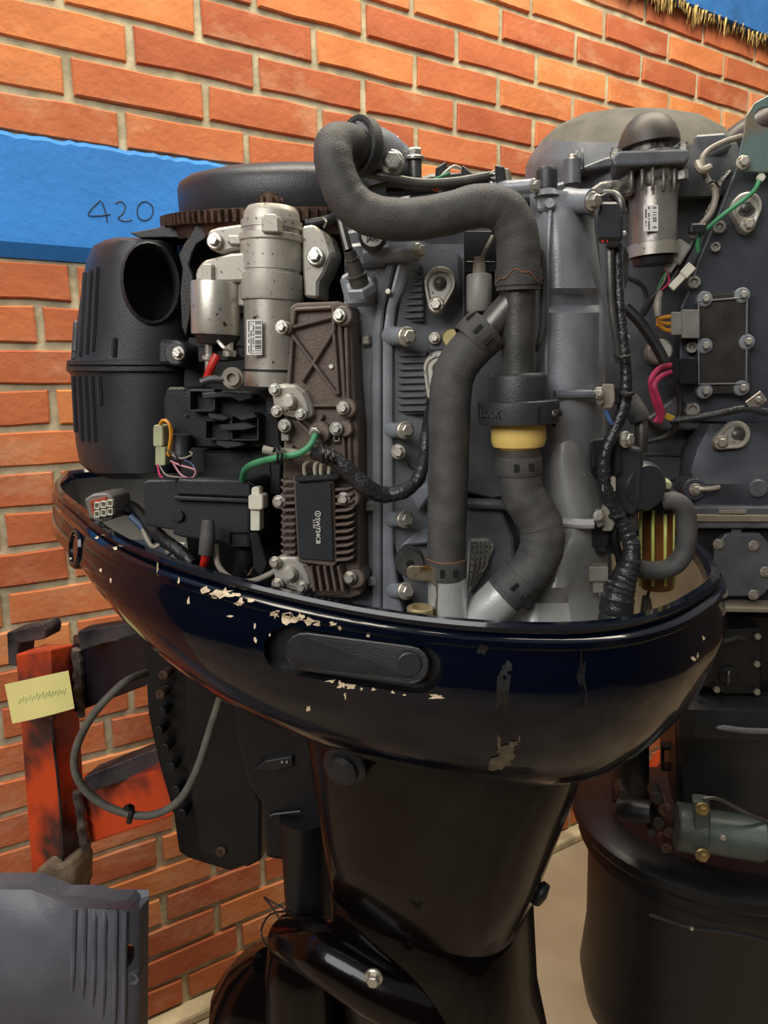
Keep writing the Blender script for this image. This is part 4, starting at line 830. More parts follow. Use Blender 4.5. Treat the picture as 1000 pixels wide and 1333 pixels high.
for s_, ax, an in (('OPEN', 727, -.47), ('LOCK', 632, .72)):
    c0 = W(675, 537, .563); r = 52.9*sc(c0); a = math.radians(270+ (56 if s_ == 'OPEN' else -52)); P = c0+V((math.cos(a)*r, math.sin(a)*r, .0)); txt('moulded_word', s_, P, .0075, V((-math.sin(a), math.cos(a), 0)), V((0, 0, 1)), m_gear, sep, .0006)
vcyl(675, 550, 588, .563, [(0, 26), (.12, 26), (.2, 33), (.4, 35.5), (.75, 35.5), (1, 34)], 'drain_bowl', sep, m_yel, 36)
vcyl(675, 584, 593, .563, [(0, 28.5), (.8, 28.5), (1, 27)], 'hose_neck', sep, m_gear, 30)
tubep([(712, 552, .55), (720, 558, .553), (722, 550, .558)], 3, sep, m_black, 'retaining_clip', 8)
tubep([(675, 590, .563), (676, 615, .563), (680, 642, .562), (694, 665, .561), (705, 688, .560), (705, 714, .558), (694, 738, .557), (675, 757, .556), (655, 775, .556)], [28, 28, 28, 28.5, 28.5, 28.5, 28, 28, 28], mot, m_rubber, 'coolant_hose', 28, 8, ripple=lambda i, n: .010*math.sin(i*1.1)+(.012*math.sin(i*3.1) if i > 30 else 0), label='short S-bent ribbed black hose')
clampat([(675, 594, .563), (675.5, 617, .563)], 29.5); clampat([(680, 752, .556), (661, 770, .556)], 29.5)
prismp([(681, 778), (686, 772), (694, 790), (688, 796), (682, 790)], .528, .005, mot, m_black, 'clamp_ear', .001)
tubep([(668, 763, .556), (650, 780, .557), (630, 800, .56), (612, 822, .565)], [27, 27, 27, 28], mot, m_silver, 'pipe_elbow', 28)
# ---- hook plate, plug screw, brass bush by the rim
P = W(534, 733, .600); pd = mk('drain_plug', B().lathe(P+V((0, .012, 0)), P-V((0, .003, 0)), [(0, 19*sc(P)), (.8, 19*sc(P)), (1, 17*sc(P))], 30), m_gear, mot); mk('hex_socket', B().lathe(P-V((0, .0028, 0)), P-V((0, .0034, 0)), [(0, 6*sc(P)), (1, 6*sc(P))], 6, False), m_deep, pd)
prismp([(530, 740), (534, 737), (556, 737), (572, 742), (583, 754), (584, 770), (580, 800), (577, 815), (562, 815), (568, 775), (567, 765), (560, 757), (545, 756), (532, 754), (529, 748)], .545, .004, mot, M('plated_steel', '#a29a88', .35, .8, .15, 60, .1, 400, col2='#8a6a3c', thr=(.38, .5)), 'lifting_hook', .0006)
P = W(547, 796, .545); mk('brass_bush', B().lathe(P+V((0, 0, -.015)), P+V((0, 0, .004)), [(0, .0105), (.95, .0105), (1, .0095), (1, .006), (.5, .006)], 28), M('pale_brass', '#cbb98a', .3, .6), mot)
# ---- right side: connectors, cables, wrapped harness, injector bodies, fuel filter
cn = prismp([(781, 254), (790, 250), (797, 262), (798, 286), (781, 286)], .600, .02, mot, m_black, 'connector', .001)
prismp([(782, 262), (806, 262), (811, 282), (811, 312), (780, 312), (778, 286)], .590, .02, mot, m_black2, 'connector', .002); prismp([(789, 312), (807, 312), (807, 321), (790, 322)], .592, .012, mot, m_black, 'connector_tail', .001)
for x in (785, 791): prismp(rect(x-1.5, 312, x+1.5, 316), .592, .005, mot, m_red, 'orange_seal', .0003)
tubep([(785, 252, .61), (800, 253, .605), (808, 262, .60), (810, 278, .60)], 5, mot, m_gear, 'cable', 10)
tubep([(793, 320, .60), (794, 360, .598), (796, 400, .598), (802, 440, .598), (806, 472, .60)], 4.8, mot, m_gear, 'cable', 10)
rp2 = lambda i, n: .07*math.sin(i*2.1)
tubep([(804, 318, .605), (805, 370, .603), (809, 420, .60), (814, 470, .598), (815, 500, .597), (812, 530, .596), (800, 560, .594), (788, 590, .592), (786, 615, .592), (793, 645, .592), (803, 668, .592), (815, 690, .592), (823, 712, .59)], [5.5, 6, 6.5, 7, 8, 8.5, 8, 8, 8.5, 9, 9, 10, 11], mot, m_tape, 'wiring_harness', 14, 8, ripple=rp2)
tubep([(823, 705, .59), (821, 730, .588), (813, 752, .586), (805, 775, .584), (800, 815, .582)], [10, 13, 17, 21, 22], mot, m_tape, 'wiring_harness', 18, 9, ripple=lambda i, n: .05*math.sin(i*2.3)+.03*math.sin(i*.9))
for x, y in ((810, 465), (815, 513), (802, 673)): tubep([(x-9, y-2, .592), (x, y+1, .583), (x+9, y-1, .592)], 3, mot, m_black, 'tape_band', 8, 3)
for (x, y) in ((812, 275), (812, 305), (816, 440)): boltp(x, y, .61, 5, mot, m_boltr, flange=False)
prismp([(812, 318), (819, 330), (818, 362), (814, 376), (811, 350)], .63, .01, mot, m_gear, 'guard_plate', .0008)
for yy, Y in ((518, .585), (678, .588)):
    s1 = prismp([(775, yy-14), (785, yy-14), (787, yy+6), (779, yy+10), (775, yy+2)], Y-.004, .01, mot, m_bolt, 'clip_plate', .001); boltp(779, yy-6, Y-.006, 7, s1, m_bolt)
    c = prismp([(784, yy-18), (800, yy-18), (801, yy+4), (797, yy+14), (784, yy+14)], Y+.002, .015, mot, m_wgrey, 'injector_plug', .001)
    prismp([(799, yy-15), (808, yy-13), (808, yy+8), (799, yy+8)], Y+.006, .012, c, m_black, 'plug_clip', .001)
tubep([(788, 534, .59), (793, 545, .59), (797, 552, .592)], 3, mot, M('blue_wire', '#46618f', .5), 'blue_wire', 8)
for (cx, cy, r, sx) in ((779, 598, 27, 1), (779, 700, 26, 1)):
    P = W(cx+4, cy, .615); k = sc(P); d = V((.62, -.78, 0)).normalized()
    o = mk('throttle_body', B().lathe(P-d*.02, P+d*.012, [(0, r*k), (.3, r*k*1.05), (.35, r*k*.9), (.8, r*k*.85), (1, r*k*.7)], 28), m_black2, mot)
    prismp([(768, cy-26), (794, cy-28), (796, cy-8), (792, cy+14), (770, cy+12)], .598, .02, o, m_black, 'actuator_cap', .002, 2); boltp(758, cy+20 if cy < 650 else cy+30, .60, 5, o, m_boltr, flange=False)
prismp(rect(784, 622, 802, 640, 1), .588, .012, mot, m_wgrey, 'injector_plug', .001); prismp([(786, 640), (800, 640), (798, 656), (788, 656)], .590, .01, mot, m_wgrey, 'injector_plug', .001)
prismp(rect(767, 738, 792, 757, 1), .585, .014, mot, m_boltr, 'injector_plug', .001); prismp(rect(772, 757, 786, 772, 1), .588, .01, mot, m_boltr, 'plug_tail', .001); tubep([(780, 770, .59), (783, 778, .59), (788, 782, .59)], 1.3, mot, m_wgrey, 'thin_wire', 5)
P = W(822, 630, .63); k = sc(P); pu = mk('fuel_pump', B().lathe(P+V((-.015, .05, 0)), P+V((.006, -.022, 0)), [(0, 34*k), (.5, 36*k), (.55, 41*k), (.7, 41*k), (.72, 34*k), (.92, 33*k), (1, 28*k)], 32), m_black2, mot)
prismp([(800, 575), (812, 566), (822, 582), (836, 584), (838, 600), (836, 650), (826, 672), (806, 668), (800, 640)], .605, .02, pu, m_black2, 'pump_cover', .003, 2); prismp([(798, 566), (808, 562), (810, 616), (800, 622)], .600, .004, pu, m_black, 'pump_plate', .001)
bolt(W(813, 572, .60), (.5, -.8, .1), .007, pu, m_bolt); 
tubep([(826, 522, .66), (832, 540, .655), (835, 560, .65), (835, 590, .648)], [9, 9, 8.5, 8.5], mot, m_gear, 'fuel_pipe', 14); tubep([(818, 520, .655), (828, 536, .650), (834, 548, .648)], [13, 13.5, 12.5], mot, m_rubber, 'rubber_sleeve', 16)
prismp([(840, 628), (846, 624), (872, 626), (876, 630), (874, 638), (846, 638), (840, 636)], .64, .02, mot, M('pale_green_plastic', '#a9ad88', .4), 'white_clip_bracket', .0015)
fl = vcyl(856, 662, 765, .66, [(0, 20), (.03, 22), (.97, 22), (1, 21)], 'fuel_filter', mot, M('amber_fuel', '#6e4220', .2, 0, .3, 20, coat=.6), 28)
for x in (834, 850, 866, 876): tubep([(x, 664, .66-.021+abs(x-856)*.0005), (x, 763, .66-.021+abs(x-856)*.0005)], 2.3, fl, M('lime_plastic', '#c9cf72', .35), 'filter_rib', 6, 1)
vcyl(856, 640, 664, .66, [(0, 26), (.8, 26), (1, 24)], 'filter_cap', fl, m_black, 28); prismp([(836, 636), (880, 640), (880, 654), (836, 650)], .64, .02, fl, m_black, 'filter_head', .002)
tubep([(862, 654, .625), (878, 652, .622), (892, 664, .62), (895, 690, .62), (891, 718, .62), (876, 737, .62), (850, 743, .622), (828, 738, .63), (816, 728, .635)], [11, 12, 12.5, 12.5, 12.5, 12.5, 12, 12, 11], mot, m_rubber, 'fuel_hose', 20, 7)
tubep([(846, 764, .66), (843, 778, .66)], 2, mot, m_black, 'thin_wire', 6, 2); prismp([(837, 776), (848, 780), (852, 812), (832, 814)], .66, .01, mot, m_gear, 'grey_connector', .002)
tubep([(805, 672, .60), (800, 700, .60), (808, 730, .602), (812, 760, .60)], 6, mot, m_satin, 'loom', 10)
tubep([(820, 660, .62), (822, 690, .62)], 10, mot, m_gear, 'pipe_joint', 12, 2)
# ================================================================ SECOND OUTBOARD MOTOR, right
YR = 1.0
m2 = thing('outboard_motor', 'second outboard motor against the right edge, teal lifting eye on its bare engine', 'outboard motor', (.52, 1.12, .02))
G = m_block2
prismp([(762, 300), (790, 250), (905, 205), (960, 215), (1130, 215), (1130, 690), (905, 690), (765, 640)], YR+.04, .24, m2, m_block2, 'engine_block', .004, 2)
fpl = prismp([(958, 218), (1120, 218), (1120, 560), (900, 548), (884, 510), (886, 400), (897, 376), (908, 340), (938, 268)], YR, .05, m2, M('slate_side_plate', '#4b4f57', .42, .25, .08, 20, .12, 500), 'side_plate', .003, 2)
prismp([(882, 515), (890, 512), (1000, 545), (1000, 560), (860, 560), (842, 545)], YR+.01, .03, m2, G, 'plate_foot', .003)
for y in (590, 622): tubep([(800, y, YR+.04), (900, y+2, YR+.04)], 3, m2, G, 'cast_rib', 6, 1)
rows = [(552, [(905, 1.03), (925, .99), (1000, .985), (1120, .985)]), (585, [(888, 1.03), (908, .985), (1000, .98), (1120, .98)]), (612, [(886, 1.03), (900, .98), (1000, .965), (1120, .965)]), (630, [(886, 1.03), (905, .965), (1000, .955), (1120, .955)]), (662, [(886, 1.03), (905, .965), (1000, .955), (1120, .955)])]
mk('lower_casting', B().relief([[(x, py, Y) for x, Y in dens(r, 12)] for py, r in rows], .08), MATS['slate_side_plate'], m2)
hb = cylp(905, 637, .955, 15, .05, m2, MATS['slate_side_plate'], 'boss'); boltp(905, 637, .953, 8, hb, m_boltr); tubep([(910, 636, .945), (924, 636, .942), (936, 634, .945)], 3, hb, m_boltr, 'latch_pin', 8, 2)
cylp(988, 636, .95, 12, .05, m2, G, 'boss')
prismp([(890, 660), (1130, 660), (1130, 688), (892, 688)], .94, .14, m2, m_block2, 'mount_flange', .002); prismp([(888, 670), (1130, 672), (1130, 680), (889, 679)], .935, .14, m2, M('dusty_gasket', '#8b8373', .7), 'gasket', .001); prismp(rect(936, 664, 972, 669), .937, .05, m2, MATS['dusty_gasket'], 'shim', .0005)
# flywheel cover, tilted towards the aisle
Yc = 1.13; R = .152; c0 = W(826, 205, Yc); tl = V((.02, -.30, 1)).normalized(); fx = V((1, 0, 0)); fx = (fx-tl*fx.dot(tl)).normalized(); fy = tl.cross(fx)
def f2(a, r, z): return c0+fx*(r*math.cos(a))+fy*(r*math.sin(a))+tl*z
fc = mk('flywheel_cover', B().loft([[f2(2*math.pi*i/64, r, z) for i in range(64)] for r, z in ((R*.9, -.045), (R, -.04), (R*1.01, -.015), (R*.97, .0), (R*.88, .02))], True, False), m_block2, m2)
mk('dusty_crown', B().loft([[f2(2*math.pi*i/64, r, z) for i in range(64)] for r, z in ((R*.88, .02), (R*.74, .040), (R*.5, .056), (R*.2, .062), (.003, .063))], False, True), M('dusty_plastic', '#57554a', .75, 0, .2, 25, .2, 200), fc)
for x, y0 in ((750, 196), (758, 194), (798, 205)): tubep([(x, y0, .985), (x+1, y0+24, .985)], 2, m2, G, 'cast_rib', 6, 1)
prismp([(788, 205), (812, 200), (812, 214), (760, 222), (752, 226), (752, 219)], .99, .05, m2, G, 'cover_flange', .002)
l = vcyl(745, 208, 240, .99, [(0, 11), (1, 11)], 'lug', m2, G, 20); bolt(W(745, 208, .985), (0, -.1, 1), .006, l, m_boltr)
prismp([(700, 245), (745, 232), (800, 225), (800, 262), (760, 300), (700, 300)], 1.02, .15, m2, G, 'engine_shoulder', .004)
prismp([(905, 175), (945, 172), (955, 190), (905, 215)], 1.0, .06, m2, G, 'cover_skirt', .003)
# starter
Y2 = .955
s2 = vcyl(850, 248, 334, Y2, [(0, 28), (.03, 29), (.17, 29.5), (.19, 30.5), (.2, 30), (1, 30)], 'starter_motor', m2, M('worn_steel', '#8c8781', .35, .7, .1, 30, .1, 300), 32)
vcyl(850, 334, 318, Y2, [(0, 31), (1, 31)], 'end_cap', s2, m_aluS); vcyl(850, 336, 345, Y2, [(0, 24), (1, 26)], 'end_plug', s2, m_black)
m_alud = M('dirty_cast_aluminium', '#8a8780', .5, .5, .2, 60, .4, 300, col2='#3e3c38', thr=(.36, .56))
vcyl(853, 202, 254, Y2, [(0, 28), (.25, 31), (.6, 32), (.62, 34), (1, 34)], 'drive_housing', s2, m_alud)
prismp([(796, 205), (806, 196), (896, 193), (899, 205), (893, 212), (800, 217)], Y2-.04, .07, s2, M('grey_cast', '#70747a', .45, .4, .1, 40), 'flange', .003, 2)
prismp([(768, 246), (782, 236), (812, 232), (818, 214), (826, 214), (826, 252), (810, 256), (800, 250), (772, 256)], Y2-.02, .03, s2, m_alud, 'cast_arm', .003)
for i in range(5): tubep([(822+i*14, 218, Y2-.034+abs(i-2)*.003), (822+i*14, 248, Y2-.034+abs(i-2)*.003)], 2.2, s2, m_alud, 'cast_rib', 6, 1)
for x, y in ((802, 196), (890, 190), (888, 222)): vcyl(x, y-4, y+12, Y2-.02, [(0, 8), (.7, 8), (.75, 6), (1, 6)], 'flange_bolt', s2, m_alud, 6)
vcyl(845, 176, 202, Y2, [(0, 30), (1, 27)], 'nose', s2, m_alud)
mk('rubber_boot', B().lathe(W(845, 191, Y2), W(843, 146, Y2), [(0, .036), (.2, .0355), (.5, .031), (.75, .024), (.92, .015), (1, .005)], 28), M('brown_rubber', '#4a443c', .5, 0, .2, 30), s2)
st2 = prismp(rect(838, 267, 857, 301, 1), Y2-.0305, .0012, s2, m_white, 'sticker', 0, label='white sticker with a barcode')
b = B()
for i in range(18):
    if random.random() < .8: b.prism(rect(850, 269+i*1.7, 855, 269.9+i*1.7), Y2-.0308, .0003)
    for c in range(2):
        if random.random() < .7: b.prism(rect(840+c*4, 269+i*1.7, 842+c*4, 270.2+i*1.7), Y2-.0308, .0003)
mk('printed_code', b, m_ink, st2)
# lifting eye
le = prismp([(958, 222), (963, 196), (969, 170), (972, 150), (982, 134), (1002, 123), (1024, 132), (1036, 152), (1042, 222), (1000, 224)], .975, .006, m2, m_teal, 'lifting_eye', .001)
pocket(le, bvh_of(le), [(982+18+18*math.cos(-t*math.pi/8), 152+14*math.sin(-t*math.pi/8)) for t in range(16)], .03)
boltp(967, 212, .973, 9, le, m_boltr)
tubep([(945, 200, 1.08), (960, 182, 1.08), (1000, 160, 1.08), (1060, 135, 1.08)], [16, 18, 20, 20], m2, M('brown_black', '#3a2f2c', .5), 'air_duct', 20)
anode(972, 270, 973, 293, 19, .985, m2)
boltp(989, 233, .985, 8, m2, m_cream, flange=False, name='terminal')
tubep([(988, 236, .975), (982, 248, .97), (966, 262, .965), (940, 281, .96), (918, 300, .955), (909, 312, .955), (909, 328, .96)], 3, m2, m_green, 'green_wire', 10)
tubep([(965, 178, .98), (940, 186, .97), (920, 198, .965), (914, 212, .96), (920, 232, .957), (931, 250, .955), (928, 272, .952), (914, 292, .95), (900, 308, .95)], 4, m2, m_wgrey, 'grey_cable', 10)
tubep([(950, 225, .985), (938, 240, .975), (930, 262, .965), (918, 285, .96)], 4.5, m2, m_tape, 'loom', 10); tubep([(908, 212, .955), (913, 222, .945), (924, 218, .95)], 5, m2, m_wgrey, 'elbow', 8)
tubep([(922, 240, .95), (930, 236, .945), (936, 244, .95)], 1.5, m2, m_black, 'wire_clip', 6)
b = B(); p = W(908, 298, .945); mk('cable_clamp', b.box(p, .02, .01, .012), m_black, m2, .002)
def slant(x0, y0, x1, y1, w_, Y, th, par, mm, name, **k):
    l = math.hypot(x1-x0, y1-y0); ux, uy = (x1-x0)/l*w_/2, (y1-y0)/l*w_/2
    return prismp([(x0-uy, y0+ux), (x0+uy, y0-ux), (x1+uy, y1-ux), (x1-uy, y1+ux)], Y, th, par, mm, name, **k)
gc = slant(893, 315, 877, 340, 20, .945, .014, m2, m_grey, 'grey_connector', bevel=.002); slant(878, 338, 868, 352, 13, .948, .012, gc, m_grey, 'connector_tail', bevel=.001)
wc2 = slant(902, 345, 890, 358, 13, .945, .01, m2, m_cream, 'white_connector', bevel=.001); slant(892, 356, 874, 375, 10, .948, .008, wc2, m_cream, 'connector_tail', bevel=.001)
for i, mm in enumerate((m_green, m_wgrey, m_black, m_pink)): tubep([(869-i*.5, 352, .95), (862+i*3, 364+i, .955), (856+i, 376+i, .965)], 1.2, m2, mm, 'thin_wire', 5)
tubep([(903, 312, .96), (888, 340, .962), (870, 370, .965), (852, 384, .97), (836, 410, .98)], 5, m2, m_black, 'loom', 10); tubep([(818, 362, .985), (836, 372, .98), (842, 390, .98), (836, 408, .98)], 3, m2, m_black, 'black_wire', 8)
tubep([(860, 380, .965), (856, 395, .96), (857, 412, .957)], [3, 5, 4], m2, m_wgrey, 'sleeve', 8)
tubep([(814, 400, .97), (832, 418, .965), (852, 446, .96), (866, 472, .955)], 7, m2, m_black, 'black_cable', 12); tubep([(880, 500, .98), (886, 520, .98), (884, 545, .98)], 4, m2, m_black, 'black_cable', 8)
for x, y, r in ((937, 295, 8), (932, 321, 6), (904, 367, 8), (901, 452, 7), (902, 533, 9)): cylp(x, y, .99, r, .02, m2, m_alud, 'threaded_boss', prof=[(0, 1), (1, 1), (1, .6), (.8, .55), (.8, .1)])
cylp(860, 457, 1.0, 16, .03, m2, m_alu, 'core_plug')
# ignition box
ib = prismp([(908, 384), (976, 379), (978, 512), (908, 513)], .985, .02, m2, M('ignition_box', '#3c3936', .45, .1, .15, 40, .1), 'ignition_box', .002, 2)
for q in (((910, 392), (973, 387)), ((973, 387), (972, 500)), ((910, 392), (910, 500)), ((910, 500), (972, 499))):
    b = B(); (x0, y0), (x1, y1) = q; l = math.hypot(x1-x0, y1-y0); ux, uy = (x1-x0)/l, (y1-y0)/l; b.prism([(x0-uy, y0+ux), (x0+uy, y0-ux), (x1+uy, y1-ux), (x1-uy, y1+ux)], .981, .006); mk('box_rim', b, m_block, ib, .0005)
for x, y in ((918, 389), (967, 384), (918, 450), (973, 445), (918, 509), (966, 505)): cylp(x, y, .982, 10, .02, ib, m_block, 'boss'); boltp(x, y, .980, 7, ib, m_boltr, flange=False)
gp = prismp(rect(888, 403, 911, 440, 1), .972, .02, m2, m_grey, 'grey_plug', .001); prismp(rect(874, 406, 888, 436, 1), .974, .016, gp, m_grey, 'plug_back', .001)
for i in range(3): tubep([(876, 412+i*9, .98), (866, 413+i*8, .98), (856, 416+i*3, .975)], 2.6, m2, m_orange, 'orange_wire', 8)
prismp(rect(885, 466, 908, 500, 2), .972, .02, m2, m_black, 'black_plug', .001); prismp(rect(872, 468, 886, 494, 1), .974, .016, m2, m_black, 'plug_back', .001)
tubep([(873, 475, .975), (858, 480, .97), (848, 493, .965), (848, 506, .965), (853, 525, .965), (858, 540, .968), (853, 550, .97)], 3.6, m2, m_pink, 'pink_wire', 10); tubep([(873, 484, .975), (860, 490, .968), (852, 502, .962), (857, 520, .962), (862, 536, .966), (859, 550, .97)], 3.6, m2, m_pink, 'pink_wire', 10)
slant(867, 541, 878, 546, 8, .965, .008, m2, M('yellow_tag', '#c9a13a', .5), 'yellow_tag', bevel=.001)
tubep([(872, 548, .97), (890, 546, .965), (930, 540, .955), (970, 532, .95), (1000, 537, .945), (1060, 545, .94)], 5, m2, m_tape, 'loom', 10, label='black taped loom'); tubep([(840, 575, .98), (862, 570, .975), (875, 562, .97), (880, 552, .965)], 4, m2, m_black, 'black_cable', 8)
cp = slant(975, 530, 995, 515, 16, .945, .005, m2, m_boltr, 'loom_clip', bevel=.001); boltp(986, 520, .943, 6, cp, m_boltr, flange=False)
anode(959, 566, 938, 576, 18, .972, m2)
# middle housing with its covers
m_mid = M('satin_housing', '#26282b', .5, .1, .15, 20, .15, 300)
prismp([(893, 688), (1130, 688), (1130, 790), (893, 795)], .965, .22, m2, m_mid, 'middle_housing', .003)
cv = prismp([(930, 712), (945, 694), (990, 694), (1006, 712), (1008, 760), (992, 777), (938, 777), (928, 762)], .95, .03, m2, G, 'side_cover', .003, 2)
for x, y in ((935, 708), (981, 710), (996, 744), (981, 774), (941, 772)): boltp(x, y, .948, 7, cv, m_boltr)
prismp(rect(952, 688, 966, 696), .95, .02, cv, G, 'cover_tab', .001)
prismp([(900, 790), (1130, 794), (1130, 800), (900, 796)], .93, .2, m2, MATS['dusty_gasket'], 'gasket', .001)
prismp([(880, 800), (1130, 800), (1130, 960), (880, 1065)], .97, .24, m2, m_satin, 'lower_housing', .004)
cv = prismp([(905, 822), (992, 818), (992, 905), (940, 905), (935, 900), (905, 892)], .95, .03, m2, m_black, 'access_cover', .003)
for x, y in ((985, 827), (984, 863), (984, 899), (932, 896), (930, 919), (916, 856), (904, 888), (931, 820)): boltp(x, y, .948, 6.5, cv, m_boltr, flange=False)
cylp(949, 881, .945, 13, .02, cv, m_black, 'lever_boss'); tubep([(949, 872, .935), (948, 892, .935)], 2.5, cv, m_gear, 'lever', 6, 1); tubep([(915, 832, .94), (945, 833, .935), (962, 829, .935), (972, 833, .935)], [4, 4, 3, 1.5], cv, m_black2, 'spout', 8)
rows = [(905, .955), (925, .93), (945, .925), (962, .925), (972, .94), (1000, .955), (1060, .96)]
mk('exhaust_housing', B().relief([[(x, py+(x-940)*.03, Y+max(0, (900-x))*.0012) for x in (884, 892, 905, 940, 1000, 1130)] for py, Y in rows], .12), m_mid, m2)
tubep([(888, 938, .945), (960, 950, .92), (1000, 952, .918), (1080, 956, .918)], 4, m2, G, 'cast_rib', 8, 3)
mk('steering_column', B().lathe(W(820, 930, 1.06), W(822, 1040, 1.06), [(0, .028), (1, .028)], 24), m_black, m2)
prismp([(796, 940), (812, 935), (812, 1050), (797, 1045)], 1.08, .03, m2, m_black, 'column_bracket', .002); frame(861, 973, 879, 1004, 4, 1.05, .02, m2, m_black, 'rope_cleat')
# trim unit lying across the pedestal
tm = mk('trim_motor', B().lathe(W(880, 1075, .93), W(1010, 1096, .90), [(0, .030), (.02, .033), (.28, .033), (.3, .030), (.86, .030), (.88, .026), (1, .026)], 28), M('greenish_grey_paint', '#4c5552', .42, .2, .15, 20, .2, 200), m2)
for x, y, Y in ((914, 1052, .89), (914, 1112, .89)): boltp(x, y, Y, 9, tm, M('brassy_bolt', '#9a865a', .4, .7))
prismp([(903, 1042), (925, 1044), (926, 1118), (904, 1116)], .897, .02, tm, MATS['greenish_grey_paint'], 'motor_band', .003); boltp(940, 1088, .895, 6, tm, m_boltr, flange=False)
tubep([(915, 1040, .90), (935, 1040, .90), (975, 1060, .895), (1000, 1070, .90)], 2.5, tm, m_gear, 'oil_pipe', 8)
mk('trim_pump', B().lathe(W(806, 1052, .98), W(850, 1058, .95), [(0, .012), (.05, .017), (.8, .017), (1, .014)], 20), m_black, m2)
for i, (x, y, r) in enumerate(((856, 1040, 8), (866, 1055, 9), (858, 1072, 8), (872, 1085, 7), (848, 1085, 6), (868, 1105, 7), (812, 1035, 8))): cylp(x, y, .94, r, .03, m2, m_rust if i % 2 else m_black, 'fitting')
# pedestal: oval black plate, flange and bell below
def oval(px, py, Y, ra, rb_, n=48, e=2.2):
    c = W(px, py, Y); return [c+V((ra*math.copysign(abs(math.cos(t))**(2/e), math.cos(t)), rb_*math.copysign(abs(math.sin(t))**(2/e), math.sin(t)), -.06*math.cos(t)*ra)) for t in [2*math.pi*i/n for i in range(n)]]
def ovz(cx, cy, z, ra, rb_, n=48, e=2.3, tl_=.03):
    return [V((cx+ra*math.copysign(abs(math.cos(t))**(2/e), math.cos(t)), cy+rb_*math.copysign(abs(math.sin(t))**(2/e), math.sin(t)), z-tl_*math.cos(t))) for t in [2*math.pi*i/n for i in range(n)]]
cx, cy = .570, 1.10; z0 = W(800, 1088, 1.1).z
mk('pedestal', B().loft([ovz(cx, cy, z, a, b_, tl_=q) for z, a, b_, q in ((z0+.024, .20, .13, .03), (z0+.02, .240, .175, .03), (z0+.012, .250, .185, .03), (z0, .252, .187, .03), (z0-.008, .246, .182, .03), (z0-.012, .236, .172, .03), (z0-.018, .238, .174, .03), (z0-.035, .240, .175, .03), (z0-.045, .222, .16, .03), (z0-.20, .218, .155, .02), (z0-.28, .226, .16, .01), (z0-.33, .215, .15, 0), (z0-.42, .16, .11, 0), (z0-.50, .11, .07, 0))]), m_satin, m2)
for (xa, ya, xb, yb, q) in ((860, 1150, 1010, 1195, 3), (850, 1185, 1010, 1235, 3)): pass
tubep([(845, 1190, .945), (890, 1205, .93), (905, 1208, .925), (960, 1215, .925), (1040, 1235, .93)], 2.5, m2, m_black2, 'body_crease', 8); boltp(900, 1207, .925, 4, m2, m_boltr, flange=False)
b = B(); b.loft([ovz(cx, cy+.02, z, a, b_, tl_=0) for z, a, b_ in ((z0-.48, .12, .07), (z0-.70, .10, .04), (.22, .10, .04), (.16, .16, .05), (.10, .14, .04), (.03, .05, .012))]); mk('gearcase', b, m_gloss2, m2)

# ================================================================ ENGINE STAND, left
m_or = M('orange_stand_paint', '#cf4a20', .42, .1, .1, 9, .25, 120, col2='#3a2b2c', thr=(.40, .60), coat=.1)
m_dk = M('grimy_steel', '#4a4444', .55, .4, .2, 18, .3, 150, col2='#1d1b22', thr=(.4, .6))
m_nav = M('navy_grime', '#14141f', .45, .2, .2, 18, .2, 150)
sd_ = thing('engine_stand', 'grimy orange steel engine stand carrying the front motor, yellow note on its post', 'stand', (-.47, 1.15, 0))
def beam(q0, q1, mm, name, par, bev=.003): return mk(name, B().loft([q0, q1], True, True, True, False), mm, par, bev, 2)
tq = [W(20, 852, 1.10), W(66, 845, 1.06), W(98, 838, 1.12), W(58, 838, 1.17)]
mq = [W(42, 1150, 1.12), W(82, 1140, 1.08), W(116, 1132, 1.13), W(80, 1140, 1.19)]
k = (mq[0]-tq[0]); s_ = (-.0-mq[0].z)/k.z if k.z else 0
bq = [p+(q-p)*0+V(((q-p).x*.0, 0, -p.z)) for p, q in zip(mq, mq)]
post = beam(tq, mq, m_or, 'post', sd_); bq = [V((p.x+.02, p.y, .004)) for p in mq]; beam(mq, bq, m_dk, 'post_foot', sd_)
mk('post_seam', B().tube([W(66, 935, 1.062), W(78, 1040, 1.07), W(82, 1120, 1.078)], .0022, 6, 3), m_dk, post)
mk('concrete_lump', B().prism([(44, 1135), (60, 1124), (76, 1128), (92, 1120), (98, 1132), (97, 1170), (47, 1168)], 1.065, .05), M('concrete_lump', '#8d7c66', .95, 0, .2, 30, .8, 80), sd_, .006, 2, label='crumbling pale concrete lump')
beam([W(95, 838, 1.10), W(98, 928, 1.11), W(98, 920, 1.20), W(95, 826, 1.20)], [W(190, 828, .99), W(192, 892, 1.0), W(192, 886, 1.09), W(190, 812, 1.08)], m_nav, 'upper_rail', sd_)
prismp([(100, 822), (188, 808), (188, 830), (135, 838), (104, 848)], 1.03, .03, sd_, m_dk, 'rail_cap', .002)
beam([W(108, 1028, 1.10), W(112, 1100, 1.11), W(112, 1090, 1.22), W(108, 1006, 1.22)], [W(218, 1000, .99), W(226, 1062, 1.0), W(226, 1055, 1.1), W(214, 974, 1.1)], m_or, 'lower_rail', sd_)
for (x0, y0, x1, y1) in ((100, 845, 106, 932), (100, 1030, 112, 1105)): mk('weld_bead', B().tube([W(x0+random.uniform(-1, 1)+(x1-x0)*i/12, y0+(y1-y0)*i/12, 1.085) for i in range(13)], [.006+.004*random.random() for _ in range(13)], 8, 2), M('weld_metal', '#6b645c', .45, .5, .3, 60, .5, 150), sd_)
prismp([(8, 824), (55, 812), (60, 820), (58, 832), (24, 838), (22, 868), (10, 866)], 1.14, .04, sd_, m_dk, 'channel_end', .002)
